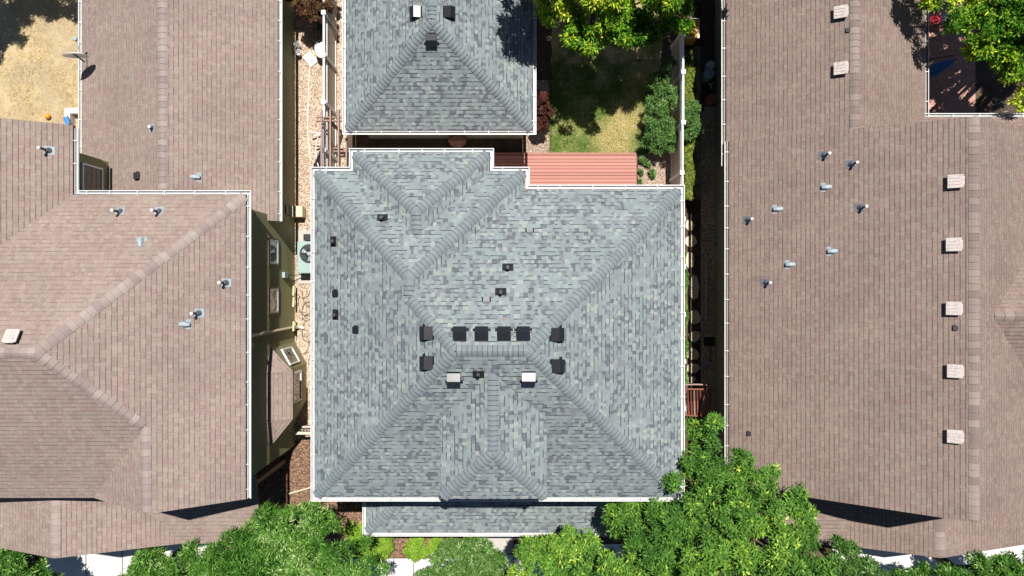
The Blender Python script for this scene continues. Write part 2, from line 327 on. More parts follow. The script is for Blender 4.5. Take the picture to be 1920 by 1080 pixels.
def clip(P, d, v):                           # keep the part of the polygon with p.d >= v
    out = []
    for i in range(len(P)):
        a, b = P[i], P[(i+1)%len(P)]; x, y = a.dot(d)-v, b.dot(d)-v
        if x >= 0: out.append(a)
        if (x > 0) != (y > 0) and abs(x-y) > 1e-9 and x*y < 0: out.append(a+(b-a)*(x/(x-y)))
    return out
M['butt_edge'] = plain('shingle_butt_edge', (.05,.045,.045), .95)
class Roof:
    """shingled roof surface: named corners, faces, hips and ridges with caps"""
    def __init__(s, V, F): s.V = {k: Vector(v) for k, v in V.items()}; s.F = F; s.N = []
    def normals(s):
        s.N = []
        for f in s.F:
            n = Vector((0,0,0)); p = [s.V[k] for k in f]
            for i in range(len(p)): n += p[i].cross(p[(i+1)%len(p)])
            n.normalize()
            if n.z < 0: n = -n
            s.N.append(n)
    def build(s, name, mat, edge, parent, t=.13, th=.009):
        s.normals(); th = .006 if mat is M['grey'] else th; e = .131 if mat is M['grey'] else .136
        keys = list(s.V); ix = {k: i for i, k in enumerate(keys)}; nV = len(keys)
        vs = [s.V[k] for k in keys] + [s.V[k]-Vector((0,0,t)) for k in keys]
        faces = []; mi = []; seen = {}
        for f in s.F:
            p = [ix[k] for k in f]; n = Vector((0,0,0))
            for i in range(len(p)): n += vs[p[i]].cross(vs[p[(i+1)%len(p)]])
            if n.z < 0: p = p[::-1]
            faces.append(tuple(p)); mi.append(0)
            for i in range(len(p)): seen[(p[i], p[(i+1)%len(p)])] = 1
        flat = list(faces); tops = len(faces); faces = []; mi = []; rows = []
        for fi in range(tops):
            n = s.N[fi]; up = Vector((0,0,1))-n*n.z; up = up.normalized() if up.length > 1e-4 else Vector((0,1,0))
            P = [vs[i].copy() for i in flat[fi]]; k0 = int(math.floor(min(p.dot(up) for p in P)/e)); k1 = int(math.ceil(max(p.dot(up) for p in P)/e))
            for r_ in range(k0, k1):
                q = clip(clip(P, up, r_*e), -up, -(r_+1)*e)
                if len(q) < 3: continue
                b = len(vs); m_ = len(q)
                for p in q: vs.append(p+n*th*max(0, 1-(p.dot(up)-r_*e)/e)+n*.001)
                faces.append(tuple(range(b, b+m_))); mi.append(0); rows.append((fi, len(faces)-1))
                for i in range(m_):
                    p, p2 = q[i], q[(i+1)%m_]
                    if abs(p.dot(up)-r_*e) < 1e-4 and abs(p2.dot(up)-r_*e) < 1e-4 and (p2-p).length > 1e-3:
                        c = len(vs); vs += [p-n*.002, p2-n*.002]; faces.append((c, c+1, b+(i+1)%m_, b+i)); mi.append(2)
        for f in flat: faces.append(tuple(i+nV for i in f)[::-1]); mi.append(1)
        for (a, b) in seen:
            if (b, a) not in seen: faces.append((b, a, a+nV, b+nV)); mi.append(1)
        o = obj(name, vs, faces, None, parent, mats=[mat, edge, M['butt_edge']], midx=mi)
        uv = o.data.uv_layers.new(name='UVMap')
        for fi, pi in rows:
            n = s.N[fi]; up = (Vector((0,0,1)) - n*n.z)
            up = up.normalized() if up.length > 1e-4 else Vector((0,1,0)); ac = up.cross(n)
            for li in o.data.polygons[pi].loop_indices:
                c = vs[o.data.loops[li].vertex_index]; c = c-n*(c-s.V[s.F[fi][0]]).dot(n); uv.data[li].uv = (c.dot(ac)+fi*3.7, c.dot(up))
        s.o = o; return o
    def hit(s, px, py):                       # where the line of sight through that point of the photograph meets the roof
        best = None; d = Vector(((px-960)/FP, (540-py)/FP, -1)); c = Vector((0,0,HC))
        for f, n in zip(s.F, s.N):
            p = [s.V[k] for k in f]; q = p[0]; t = (q-c).dot(n)/d.dot(n); h = c+d*t
            ins = False; j = len(p)-1
            for i in range(len(p)):
                if (p[i].y > h.y) != (p[j].y > h.y) and h.x < (p[j].x-p[i].x)*(h.y-p[i].y)/(p[j].y-p[i].y)+p[i].x: ins = not ins
                j = i
            if ins and (best is None or h.z > best[0].z): best = (h, n)
        return best
    def caps(s, pairs, mat, parent, wid=.155, e=.13, lift=.022, tones=6, off=None):
        for a, b in pairs:
            nn = [n for f, n in zip(s.F, s.N) if a in f and b in f]
            if len(nn) < 2: nn = nn*2
            p0, p1 = s.V[a], s.V[b]
            if p0.z > p1.z: p0, p1 = p1, p0
            d = p1-p0; L = d.length; d.normalize()
            m1 = nn[0].cross(d).normalized(); m2 = nn[1].cross(d).normalized(); side = Vector((0,0,1)).cross(d)
            # each lateral direction points down its own face
            def down(m, n, other):
                # choose the sign for which the point stays under the other face's plane
                return m if (p0+m-p0).dot(other) < 0 else -m
            m1 = down(m1, nn[0], nn[1]) if nn[0] != nn[1] else m1
            m2 = down(m2, nn[1], nn[0]) if nn[0] != nn[1] else -m1
            na = (nn[0]+nn[1]).normalized()
            vs = []; fs = []; uvs = []; tone = []
            k = int(L/e); 
            for i in range(k):
                t0 = .05 + i*e + random.uniform(-.006, .006); t1 = t0 + e*1.25
                if t1 > L: t1 = L
                tn = random.random(); w_ = wid*random.uniform(.96, 1.04); jt = random.uniform(-.006, .006)
                b0 = len(vs)
                for t, l in ((t0, lift+.008), (t0, 0), (t1, lift*.3+.008)):
                    c = p0+d*t + side*jt
                    row = [c+m1*w_+nn[0]*l*.8, c+m1*w_*.45+nn[0]*(l+.004), c+na*(l-.004), c+m2*w_*.45+nn[1]*(l+.004), c+m2*w_+nn[1]*l*.8]
                    vs += row
                for q in range(4):
                    fs.append((b0+q, b0+q+1, b0+10+q+1, b0+10+q)); uvs.append(((q,0),(q+1,0),(q+1,(t1-t0)/e),(q,(t1-t0)/e))); tone.append(tn)
                    fs.append((b0+5+q, b0+5+q+1, b0+q+1, b0+q)); uvs.append(((0,0),(0,0),(0,0.01),(0,0.01))); tone.append(tn)
            if not fs: continue
            o = obj('ridge_cap', vs, fs, mat, parent)
            uv = o.data.uv_layers.new(name='UVMap'); at = o.data.attributes.new('tone', 'FLOAT', 'FACE')
            at.data.foreach_set('value', tone)
            for p, u in zip(o.data.polygons, uvs):
                for li, x in zip(p.loop_indices, u): uv.data[li].uv = x

def gutter(parent, pts, mat, right=True, wdt=.105, hangers=.8, strap=None):
    """open U-shaped gutter swept along an eave; outward is to the right of the travel direction"""
    P = [Vector(p) for p in pts]; sg = 1 if right else -1
    prof = [(0,0),(0,-.085),(.015,-.1),(.08,-.1),(.098,-.04),(wdt,-.035),(wdt,.004),(wdt-.016,.004),(wdt-.016,-.03),(.075,-.09),(.02,-.09),(.010,-.075),(.010,0)]
    dirs = [(P[i+1]-P[i]).normalized() for i in range(len(P)-1)]
    out = []
    for i in range(len(P)):
        n1 = Vector((dirs[max(i-1,0)].y, -dirs[max(i-1,0)].x, 0))*sg; n2 = Vector((dirs[min(i,len(dirs)-1)].y, -dirs[min(i,len(dirs)-1)].x, 0))*sg
        b = (n1+n2).normalized(); out.append(b/max(b.dot(n1.normalized()), .3))
    mb = MB(); k = len(prof)
    vs = [P[i]+out[i]*o+Vector((0,0,z)) for i in range(len(P)) for o, z in prof]
    fs = [(i*k+q, i*k+(q+1)%k, (i+1)*k+(q+1)%k, (i+1)*k+q) for i in range(len(P)-1) for q in range(k)]
    fs += [tuple(range(k)), tuple((len(P)-1)*k+q for q in range(k))[::-1]]
    mb.add(vs, fs)
    for i in range(len(P)-1):
        n = Vector((dirs[i].y, -dirs[i].x, 0))*sg; L = (P[i+1]-P[i]).length; t = .35
        while t < L-.2:
            c = P[i]+dirs[i]*t; a = dirs[i]*.008
            q = [c-a-n*.03+Vector((0,0,.012)), c+a-n*.03+Vector((0,0,.012)), c+a+n*(wdt+.003)+Vector((0,0,.012)), c-a+n*(wdt+.003)+Vector((0,0,.012))]
            mb.add(q+[v-Vector((0,0,.014)) for v in q], [(0,1,2,3),(7,6,5,4),(0,4,5,1),(1,5,6,2),(2,6,7,3),(3,7,4,0)])
            t += hangers*random.uniform(.8, 1.25)
    ins = M['gutter_inside_dirty' if mat is M['gutter_weathered'] else 'gutter_inside']
    mi = [0]*len(mb.f)
    for i in range(len(P)-1):
        for q in (8,9,10,11): mi[i*k+q] = 1
    return obj('gutter', mb.v, mb.f, None, parent, mats=[mat, ins], midx=mi)

# ---------------------------------------------------------------- ground
def struct(name, poly, z, mat, thick=None):
    if thick:
        o = MB().prism([(p[0], p[1]) for p in poly], z-thick, z).build(name, mat)
    else:
        ar = sum(poly[i][0]*poly[(i+1)%len(poly)][1]-poly[(i+1)%len(poly)][0]*poly[i][1] for i in range(len(poly)))
        if ar < 0: poly = poly[::-1]
        o = obj(name, [(p[0], p[1], z) for p in poly], [tuple(range(len(poly)))], mat)
    o['kind'] = 'structure'; return o
def gp(*pts): return [tuple(W(x, y, 0))[:2] for x, y in pts]
def rough_poly(pts, amp=.06, step=.25):       # a garden bed edge wanders a little
    out = []
    for i in range(len(pts)):
        a = Vector(pts[i]); b = Vector(pts[(i+1)%len(pts)]); n = max(1, int((b-a).length/step))
        for k in range(n):
            p = a.lerp(b, k/n); out.append((p.x+random.uniform(-amp, amp), p.y+random.uniform(-amp, amp)))
    return out
def ground_sheet():                          # one sheet; the narrow side yard on the right is a step lower
    xs = [-90, 6.34, 6.66, 7.75, 90]; ys = [-90, -6.6, 3.2, 14, 90]
    low = {(1,1),(2,1),(2,2)}; v = []; f = []
    def q(a): b = len(v); v.extend(a); f.append((b,b+1,b+2,b+3))
    for i in range(4):
        for j in range(4):
            z = YD if (i,j) in low else 0
            q([(xs[i],ys[j],z),(xs[i+1],ys[j],z),(xs[i+1],ys[j+1],z),(xs[i],ys[j+1],z)])
            if z:
                for (di,dj),(a,b) in (((-1,0),((xs[i],ys[j+1]),(xs[i],ys[j]))),((1,0),((xs[i+1],ys[j]),(xs[i+1],ys[j+1]))),((0,-1),((xs[i],ys[j]),(xs[i+1],ys[j]))),((0,1),((xs[i+1],ys[j+1]),(xs[i],ys[j+1])))):
                    if (i+di,j+dj) not in low: q([(*a,0),(*b,0),(*b,z),(*a,z)])
    o = obj('ground', v, f, M['soil']); o['kind'] = 'structure'
YD = -.6
ground_sheet()
struct('dry_lawn', [(-26,4.0),(-13.6,4.0),(-13.6,16),(-26,16)], .004, M['dry'])
struct('gravel_strip', rough_poly(gp((547,-120),(650,-120),(650,560),(640,720),(590,826),(546,826)), .02), .006, M['gravel'])
struct('lawn', rough_poly(gp((1034,-150),(1245,-150),(1240,120),(1222,180),(1214,250),(1193,292),(1190,400),(1034,400)), .05), .006, M['grass'])
struct('gravel_border', rough_poly(gp((985,150),(1031,150),(1031,300),(985,300)), .03), .010, M['gravel_pale'])
struct('mulch_bed', rough_poly(gp((1196,296),(1216,180),(1268,150),(1268,420),(1196,420)), .03), .008, M['gravel_pale'])
struct('bark_bed', rough_poly(gp((470,826),(610,826),(700,930),(960,1010),(960,1045),(700,1045),(470,1045)), .02), .010, M['mulch'])
struct('side_gravel', [(7.05,-5),(7.6,-5),(7.6,6.6),(7.05,6.6)], YD+.012, M['gravel_dark'])
struct('side_ground_cover', [(6.67,3.3),(7.04,3.3),(7.04,9),(6.67,9)], YD+.008, M['grass'])
struct('patio', gp((1690,-200),(1828,-200),(1828,330),(1690,330)), .03, M['pavers'], .05)
for i, (a, b, c, d) in enumerate([(60,1000,161,1150),(163,1000,229,1150),(231,1000,420,1150),(600,1047,711,1160),(712.5,1047,775,1160),(776.5,1047,900,1160),(900,1040,962,1160)]):
    struct('driveway', gp((a,b),(c,b),(c,d),(a,d)), .03, M['drive'], .06)
struct('front_walk', gp((893,980),(962,980),(962,1037),(893,1037)), .05, M['concrete_grey'], .05)
struct('front_path', gp((963.5,1020),(1250,1020),(1250,1150),(963.5,1150)), .03, M['drive'], .06)
struct('right_driveway', gp((1560,1020),(1990,985),(1990,1150),(1560,1150)), .03, M['drive'], .06)

# ================================================================ grey-roofed house in the middle
main = thing('house', 'house under the large grey shingled hip roof with black vents in the middle', 'house', (-.4,-1.6,0))
E = 5.65
V = dict(SW=(-5.69,-6.04,E), SE=(4.86,-6.04,E), NE=(4.86,2.85,E), V1=(.37,2.85,E), WE=(.37,3.37,E), c2=(-.66,3.37,E), n2=(-.66,3.91,E),
         n1=(-4.58,3.91,E), c1=(-4.58,3.37,E), NW=(-5.69,3.37,E), RL=(-1.457,-1.595,8.317), RR=(.405,-1.595,8.317),
         J=(-2.734,-.253,7.512), WP=(-2.734,.267,7.512), W2J=(-2.62,1.41,6.826), W2P=(-2.62,2.10,6.826))
F = [('SW','RL','J','WP','NW'), ('SW','SE','RR','RL'), ('SE','NE','RR'), ('NE','V1','J','RL','RR'), ('V1','WE','WP','J'),
     ('WE','c2','W2J','c1','NW','WP'), ('n2','n1','W2P'), ('n1','c1','W2J','W2P'), ('c2','n2','W2P','W2J')]
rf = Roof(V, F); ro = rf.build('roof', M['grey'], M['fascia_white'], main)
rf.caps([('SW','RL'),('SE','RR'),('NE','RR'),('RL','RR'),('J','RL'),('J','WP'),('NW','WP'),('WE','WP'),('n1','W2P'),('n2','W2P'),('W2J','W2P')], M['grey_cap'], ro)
dz = 7.17
V = dict(a=(-1.91,-5.66,dz), b=(.93,-5.66,dz), c=(.93,-3.5,dz), d=(-1.91,-3.5,dz), h=(-.49,-4.26,7.954), g=(-.49,-2.2,7.954))
rb = Roof(V, [('a','b','h'), ('b','c','g','h'), ('d','a','h','g')]); rbo = rb.build('dormer_roof', M['grey'], M['lead'], main, t=.1)
rb.caps([('a','h'),('b','h'),('h','g')], M['grey_cap'], rbo)
MB().prism([(-1.82,-5.55),(.84,-5.55),(.84,-3.3),(-1.82,-3.3)], 5.75, 7.12).build('dormer_wall', M['siding_beige'], main)
PE = 2.95; T = 2.16
V = dict(a=(-4.74,-7.96,PE), b=(4.3,-7.96,PE), c=(4.3-T,-5.8,PE+.35*T), d=(-4.74+T,-5.8,PE+.35*T), e=(-4.74,-5.8,PE), f=(4.3,-5.8,PE))
rp = Roof(V, [('a','b','c','d'), ('a','d','e'), ('b','f','c')]); rpo = rp.build('porch_roof', M['grey'], M['fascia_white'], main, t=.12)
rp.caps([('a','d'),('b','c')], M['grey_cap'], rpo)
MB().prism([(-5.42,-5.78),(4.6,-5.78),(4.6,2.55),(.08,2.55),(.08,3.08),(-.95,3.08),(-.95,3.62),(-4.3,3.62),(-4.3,3.08),(-5.42,3.08)], 0, 5.58).build('wall', M['siding_beige'], main)
for x in (-4.5, -.2, 4.0): MB().bbox((x-.07,-7.82,0), (x+.07,-7.68,2.85), .01).build('porch_post', M['fascia_white'], main)
g = M['gutter']; zz = E-.03
gutter(main, [(-1.95,-6.07,zz),(-5.72,-6.07,zz),(-5.72,3.40,zz),(-4.61,3.40,zz),(-4.61,3.94,zz),(-.63,3.94,zz),(-.63,3.40,zz),(.40,3.40,zz),(.40,2.88,zz),(4.89,2.88,zz),(4.89,-6.07,zz),(-1.93,-6.07,zz)], g, right=False)
gutter(main, [(-4.77,-5.85,PE-.03),(-4.77,-7.99,PE-.03),(4.33,-7.99,PE-.03),(4.33,-5.85,PE-.03)], g, right=True)

# ---------------------------------------------------------------- roof fittings
def box_vent(roof, px, py, parent, w_=.34, d_=.33, h=.19, mat='black_paint'):
    r = roof.hit(px, py); 
    if not r: print('no hit', px, py); return
    m = frame(r[0], r[1], Vector((0,0,1)))
    a, b = -d_/2, d_/2
    base = MB().bbox((-w_*.68, a-.015, .0), (w_*.68, a+.075, .022), .008, m).bbox((-w_*.52, a, .0), (w_*.52, b+.03, .016), .005, m)
    o = base.build('box_vent', M[mat], parent)
    hood = MB(); x = w_/2
    sec = [(b, .02), (b-.006, .032), (.0, h-.015), (a+.0, h-.03), (a+.0, .03)]
    vs = [m @ Vector((sx*x*(1 if z < h-.01 else .985), y, z)) for sx in (-1, 1) for y, z in sec]; k = len(sec)
    hood.add(vs, [tuple(range(k)), tuple(range(k, 2*k))[::-1]]+[(i, k+i, k+(i+1)%k, (i+1)%k)[::-1] for i in range(k)])
    hood.build('hood', M[mat], o)
    MB().box((-x*.86, a-.004, .06), (x*.86, a+.004, .12), m).build('louvre', M['black_matt'], o)
for p in ((862,628),(903,628),(945,628),(981,628),(803,624),(803,680),(1042,627),(1043,686),(851,708),(991,707)):
    box_vent(rf, *p, main)
def dome_vent(roof, px, py, parent, mat='black_paint'):
    r = roof.hit(px, py); m = frame(r[0], r[1], Vector((0,0,1)))
    o = MB().bbox((-.15,-.13,0), (.15,.10,.014), .005, m).build('pipe_flashing', M['lead' if mat != 'black_paint' else 'black_matt'], parent)
    up = Matrix.Translation(r[0])
    MB().lathe([(.085,.0),(.07,.09),(.055,.12),(.055,.24),(.05,.25),(.034,.25),(.03,.235)], 14, up).build('vent_pipe', M[mat], o, True)
    MB().lathe([(.036,.246),(.036,.254),(.018,.256)], 10, up).build('pipe_cap', M['dark_steel'], o)
for p in ((717,409),(626,453),(630,590),(952,502),(939,548),(897,701)): dome_vent(rf, *p, main)
def low_vent(roof, px, py, parent, mat='black_paint', top='black_paint', s=1.0):
    r = roof.hit(px, py); m = frame(r[0], r[1], Vector((0,0,1)))
    o = MB().bbox((-.12*s,-.09*s,0), (.12*s,.05*s,.02), .006, m).build('roof_vent', M[mat], parent)
    h = MB(); x = .085*s; sec = [(.10*s,.015), (.08*s,.07*s), (-.07*s,.09*s), (-.09*s,.05*s), (-.09*s,.02)]; k = 5
    h.add([m @ Vector((sx*x, y, z)) for sx in (-1,1) for y, z in sec], [tuple(range(k)), tuple(range(k,2*k))[::-1]]+[(i, k+i, k+(i+1)%k, (i+1)%k)[::-1] for i in range(k)])
    h.build('hood', M[top], o)
for p in ((630,550),(668,618)): low_vent(rf, *p, main)
for p in ((993,433),(912,563)): low_vent(rf, *p, main, 'black_matt', 'dull_grey')
r_ = rf.hit(946,598); MB().bbox((-.04,-.03,0),(.04,.03,.03),.006,frame(r_[0],r_[1],Vector((0,0,1)))).build('roof_marker', M['cedar'], main)

# ================================================================ garage behind
gar = thing('garage', 'detached garage under a smaller grey shingled hip roof at the top of the photo', 'garage', (-2.4,8.3,0))
G = 2.85
V = dict(SW=(-5.42,5.16,G), SE=(.66,5.16,G), NE=(.66,11.6,G), NW=(-5.42,11.6,G), P=(-2.43,8.08,4.674), Q=(-2.43,8.6,4.674))
rg = Roof(V, [('SW','SE','P'),('SE','NE','Q','P'),('NE','NW','Q'),('NW','SW','P','Q')]); rgo = rg.build('roof', M['grey'], M['fascia_white'], gar)
rg.caps([('SW','P'),('SE','P'),('P','Q'),('NE','Q'),('NW','Q')], M['grey_cap'], rgo)
MB().prism([(-5.15,5.45),(.4,5.45),(.4,11.3),(-5.15,11.3)], 0, 2.8).build('wall', M['siding_beige'], gar)
gutter(gar, [(-5.45,11.6,G-.03),(-5.45,5.13,G-.03),(.69,5.13,G-.03),(.69,11.6,G-.03)], g, right=True)
for p in ((782,24),(840,24),(809,73)): box_vent(rg, *p, gar)

# ================================================================ brown house on the left
left = thing('house', 'olive sided house under the brown shingled roof at the left', 'house', (-12,-1,0))
V = dict(NE=(-7.69,2.69,E), P=(-12.09,-1.65,8.29), RW=(-19,-1.65,8.29), V0=(-12.69,2.69,E), V2=(-16,-.62,7.64), V3=(-19,-.62,7.64),
         WN=(-12.69,4.71,E), WR=(-16,4.71,7.64), WL=(-19,4.71,5.84), WM=(-19,-.6,5.84), J=(-9.95,-3.77,7.01), G=(-9.92,-6.13,7.0), SE=(-7.69,-6.1,E), VE=(-12.1,-6.06,E), SW=(-19,-6.06,E))
rl = Roof(V, [('NE','V0','V2','V3','RW','P'), ('V0','WN','WR','V2'), ('WR','WL','WM','V2'), ('P','RW','SW','VE','J'), ('NE','P','J','G','SE'), ('J','VE','G')])
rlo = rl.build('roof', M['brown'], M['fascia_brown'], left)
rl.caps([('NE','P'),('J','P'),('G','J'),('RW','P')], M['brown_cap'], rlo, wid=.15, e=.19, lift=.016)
V = dict(a=(-14.24,2.19,2.55), b=(-14.24,13.5,2.55), c=(-10.63,13.5,4.6), d=(-10.63,2.19,4.6), e=(-7.66,2.19,2.85), f=(-7.66,13.5,2.85))
rr = Roof(V, [('a','b','c','d'),('d','c','f','e')]); rro = rr.build('rear_roof', M['brown'], M['fascia_brown'], left)
rr.caps([('d','c')], M['brown_cap'], rro, wid=.15, e=.19, lift=.016)
V = dict(a=(-13.87,-5.86,4.6), b=(-13.87,-8.2,4.6), c=(-10.62,-8.2,3.3), d=(-12.35,-5.86,3.99), e=(-8.0,-8.2,3.3), f=(-8.0,-5.86,3.99), g=(-18.5,-8.2,2.75), h=(-18.5,-5.86,2.75))
rq = Roof(V, [('a','b','c','d'),('c','e','f','d'),('a','b','g','h')]); rqo = rq.build('front_roof', M['brown'], M['fascia_brown'], left, t=.12)
rq.caps([('b','a')], M['brown_cap'], rqo, wid=.15, e=.19, lift=.016)
def siding(x, y0, y1, z0, z1, poly_top=None, lap=.115, out=.02, sgn=1):   # lapped boards, butt edge out
    mb = MB(); z = z0
    while z < z1-.001:
        zt = min(z+lap, z1)
        mb.add([(x+sgn*out,y0,z),(x+sgn*out,y1,z),(x,y1,zt),(x,y0,zt),(x,y0,z),(x,y1,z)], [(0,1,2,3),(4,5,1,0)]); z += lap
    return mb
wl = MB().prism([(-19,-5.75),(-7.96,-5.75),(-7.96,2.40),(-12.97,2.40),(-12.97,4.05),(-19,4.05)], 0, 5.6).build('wall', M['siding_green'], left)
MB().prism([(-13.95,2.42),(-7.96,2.42),(-7.96,13.2),(-13.95,13.2)], 0, 2.72).build('rear_wall', M['siding_green'], left)
s1 = siding(-7.955, -5.75, 2.40, 0, 5.55); s1.v = s1.v; s1.build('siding', M['siding_olive'], left)
siding(-7.955, 2.40, 13.2, 0, 2.72).build('siding', M['siding_olive'], left)
siding(-12.965, 2.42, 4.05, 2.9, 5.55).build('siding', M['siding_olive'], left)
obj('gable_wall', [(-11.9,-5.76,5.5),(-7.97,-5.76,5.5),(-9.92,-5.76,6.86)], [(0,1,2)], M['siding_green'], left)
obj('gable_wall', [(-19,4.06,5.5),(-12.98,4.06,5.5),(-16,4.06,7.5)], [(0,2,1)], M['siding_green'], left)
obj('gable_wall', [(-18,-7.9,0),(-9.3,-7.9,0),(-9.3,-7.9,3.15),(-10.6,-7.9,3.15),(-13.87,-7.9,4.47),(-18,-7.9,2.9)], [(0,1,2,3,4,5)], M['siding_green'], left)
MB().prism([(-18,-7.88),(-9.3,-7.88),(-9.3,-5.76),(-18,-5.76)], 0, 2.9).build('porch_wall', M['siding_green'], left)
gw = M['gutter']
for y in (-7.85,-6.3): MB().bbox((-8.42,y-.08,0),(-8.26,y+.08,3.2),.01).build('porch_post', M['trim_brown'], left)
gutter(left, [(-12.66,4.62,zz),(-12.66,2.72,zz),(-7.66,2.72,zz),(-7.66,-6.1,zz)], gw, right=False)
gutter(left, [(-7.63,13.4,2.82),(-7.63,2.19,2.82)], gw, right=False)
gutter(left, [(-14.27,13.4,2.52),(-14.27,4.2,2.52)], gw, right=True)
def window(parent, c, u, v, n, wdt, hgt, fr=.05, mat='white', surround=None):
    """c centre, u along, v up, n outward"""
    c = Vector(c); u = Vector(u).normalized(); v = Vector(v).normalized(); n = Vector(n).normalized()
    m = Matrix.Identity(4)
    for i in range(3): m[i][0] = u[i]; m[i][1] = v[i]; m[i][2] = n[i]; m[i][3] = c[i]
    a, b = wdt/2, hgt/2
    def ring(a, b, f, z0, z1): 
        mb = MB()
        mb.box((-a,-b,z0),(a,-b+f,z1),m).box((-a,b-f,z0),(a,b,z1),m).box((-a,-b+f,z0),(-a+f,b-f,z1),m).box((a-f,-b+f,z0),(a,b-f,z1),m); return mb
    o = ring(a, b, fr, 0, .05).build('window', M[mat], parent)
    MB().box((-a+fr,-b+fr,.005),(a-fr,b-fr,.022),m).build('pane', M['glass'], o)
    if surround: ring(a+.08, b+.08, .08, 0, .035).build('window_trim', M[surround], o)
window(left, (-7.945,1.2,2.45), (0,1,0), (0,0,1), (1,0,0), .8, .85, surround='trim_brown')
window(left, (-7.945,-.42,2.45), (0,1,0), (0,0,1), (1,0,0), .8, .85, surround='trim_brown')
window(left, (-12.945,3.12,4.25), (0,1,0), (0,0,1), (1,0,0), 1.3, 1.1)
# bay window
bay = MB().prism([(-7.95,-1.95),(-7.5,-2.75),(-7.5,-4.1),(-7.95,-4.95)], 0, 2.72).build('bay_window', M['siding_olive'], left)
V = dict(a=(-7.96,-1.9,2.78), b=(-7.19,-2.72,2.78), c=(-7.19,-4.3,2.78), d=(-7.96,-5.25,2.78), e=(-7.96,-2.75,3.12), f=(-7.96,-4.3,3.12))
rbay = Roof(V, [('a','b','e'),('b','c','f','e'),('c','d','f')]); rbay.build('bay_roof', M['brown'], M['trim_brown'], bay, t=.1)
n1 = Vector((.8,.45,0)).normalized()
window(bay, Vector((-7.72,-2.37,1.35))+n1*.02, (-.45,.8,0), (0,0,1), n1, .62, 1.15)
window(bay, (-7.49,-3.42,1.45), (0,1,0), (0,0,1), (1,0,0), 1.05, 1.15)
# downspouts and wall fittings
MB().tube([(-7.62,-1.72,5.5),(-7.62,-1.72,5.3),(-7.89,-1.45,5.0),(-7.88,-1.42,.35),(-7.75,-1.42,.12)], .055).build('downspout', M['tan_pipe'], left, True)
MB().tube([(-7.75,-1.42,.16),(-7.6,-1.45,.08)], .05).build('downspout_elbow', M['white'], left, True)
MB().bbox((-7.95,2.55,.12),(-7.52,2.95,.50),.015).build('wall_vent', M['tan_pipe'], left)
MB().box((-7.955,2.58,.55),(-7.9,2.92,1.15)).build('access_panel', M['dark_steel'], left)
MB().bbox((-7.94,.35,1.15),(-7.84,.55,1.5),.01).build('disconnect_box', M['galv'], left)
MB().tube([(-7.88,.45,1.15),(-7.88,.45,.5),(-7.5,.5,.3)], .018).build('conduit', M['dark_steel'], left, True)
for y in (.05,-.35,-1.22):
    MB().tube([(-7.86,y,.2),(-7.82,y,.55),(-7.82,y-.3,.6),(-7.86,y-.3,.3)], .035).build('meter_pipe', plain('cream_pipe', (.55,.52,.24), .5) if 'cream' not in M else M['cream'], left, True)
# roof fittings on the left house
def pipe_vent(roofs, px, py, parent, h=.42, plate='galv'):
    r = max((x for x in (q.hit(px, py) for q in roofs) if x), key=lambda x: x[0].z)
    m = frame(r[0], r[1], Vector((0,0,1)))
    o = MB().bbox((-.12,-.17,0), (.12,.09,.012), .004, m).build('pipe_flashing', M[plate], parent)
    up = Matrix.Translation(r[0]-Vector((0,0,.02)))
    MB().lathe([(.10,.0),(.06,.09),(.05,.14)], 14, up).build('pipe_boot', M['lead'], o, True)
    MB().lathe([(.032,.1),(.032,h)], 12, up).build('vent_pipe', M['dark_steel'], o, True)
    MB().lathe([(.04,h),(.04,h+.045),(.022,h+.045),(.02,h+.02)], 12, up).build('pipe_cap', M['pvc'], o, True)
def hood_vent(roofs, px, py, parent, mat='galv'):
    r = max((x for x in (q.hit(px, py) for q in roofs) if x), key=lambda x: x[0].z)
    m = frame(r[0], r[1], Vector((0,0,1)))
    o = MB().bbox((-.14,-.17,0), (.14,-.04,.012), .004, m).build('roof_vent', M[mat], parent)
    mb = MB(); secs = [(-.12,.08,.10),(-.02,.085,.11),(.08,.075,.07),(.15,.06,.02)]; k = 7; vs = []
    for y, hw, hh in secs:
        for i in range(k):
            t = math.pi*i/(k-1); vs.append(m @ Vector((math.cos(t)*hw*(.9 if 0 < i < k-1 else 1), y, .01+hh*min(1, math.sin(t)*1.3))))
    fs = [(j*k+i, j*k+i+1, (j+1)*k+i+1, (j+1)*k+i) for j in range(3) for i in range(k-1)]
    mb.add(vs, fs+[tuple(range(k))[::-1], tuple(3*k+i for i in range(k))]).build('hood', M[mat], o, True)
Ls = [rl, rr, rq]
for p in ((90,282),(225,397),(298,397),(422,530),(371,587),(286,240)): pipe_vent(Ls, *p, left, h=.42 if p[0] != 286 else .2)
for p in ((264,455),(346,608),(366,332)): hood_vent(Ls, *p, left)
low_vent(rr, 259, 330, left, 'dark_steel', 'dark_steel', 1.2)
def cap_vent(roofs, px, py, parent, s=1.0):
    r = max((x for x in (q.hit(px, py) for q in roofs) if x), key=lambda x: x[0].z)
    m = frame(r[0], r[1], Vector((0,0,1)))
    o = MB().bbox((-.17*s,-.17*s,0),(.17*s,.14*s,.12), .006, m).build('box_vent', M['black_matt'], parent)
    MB().bbox((-.19*s,-.19*s,.12),(.19*s,.2*s,.165), .012, m).bbox((-.13*s,.19*s,.125),(.13*s,.225*s,.16), .008, m).build('vent_cap', M['vent_cap'], o)
    mb = MB()
    for i in range(3):
        x = (-.09+.09*i)*s; mb.bbox((x-.007,-.15*s,.165),(x+.007,.12*s,.178), .002, m)
    mb.build('cap_rib', M['vent_cap'], o)
cap_vent(Ls, 27, 634, left, .95)

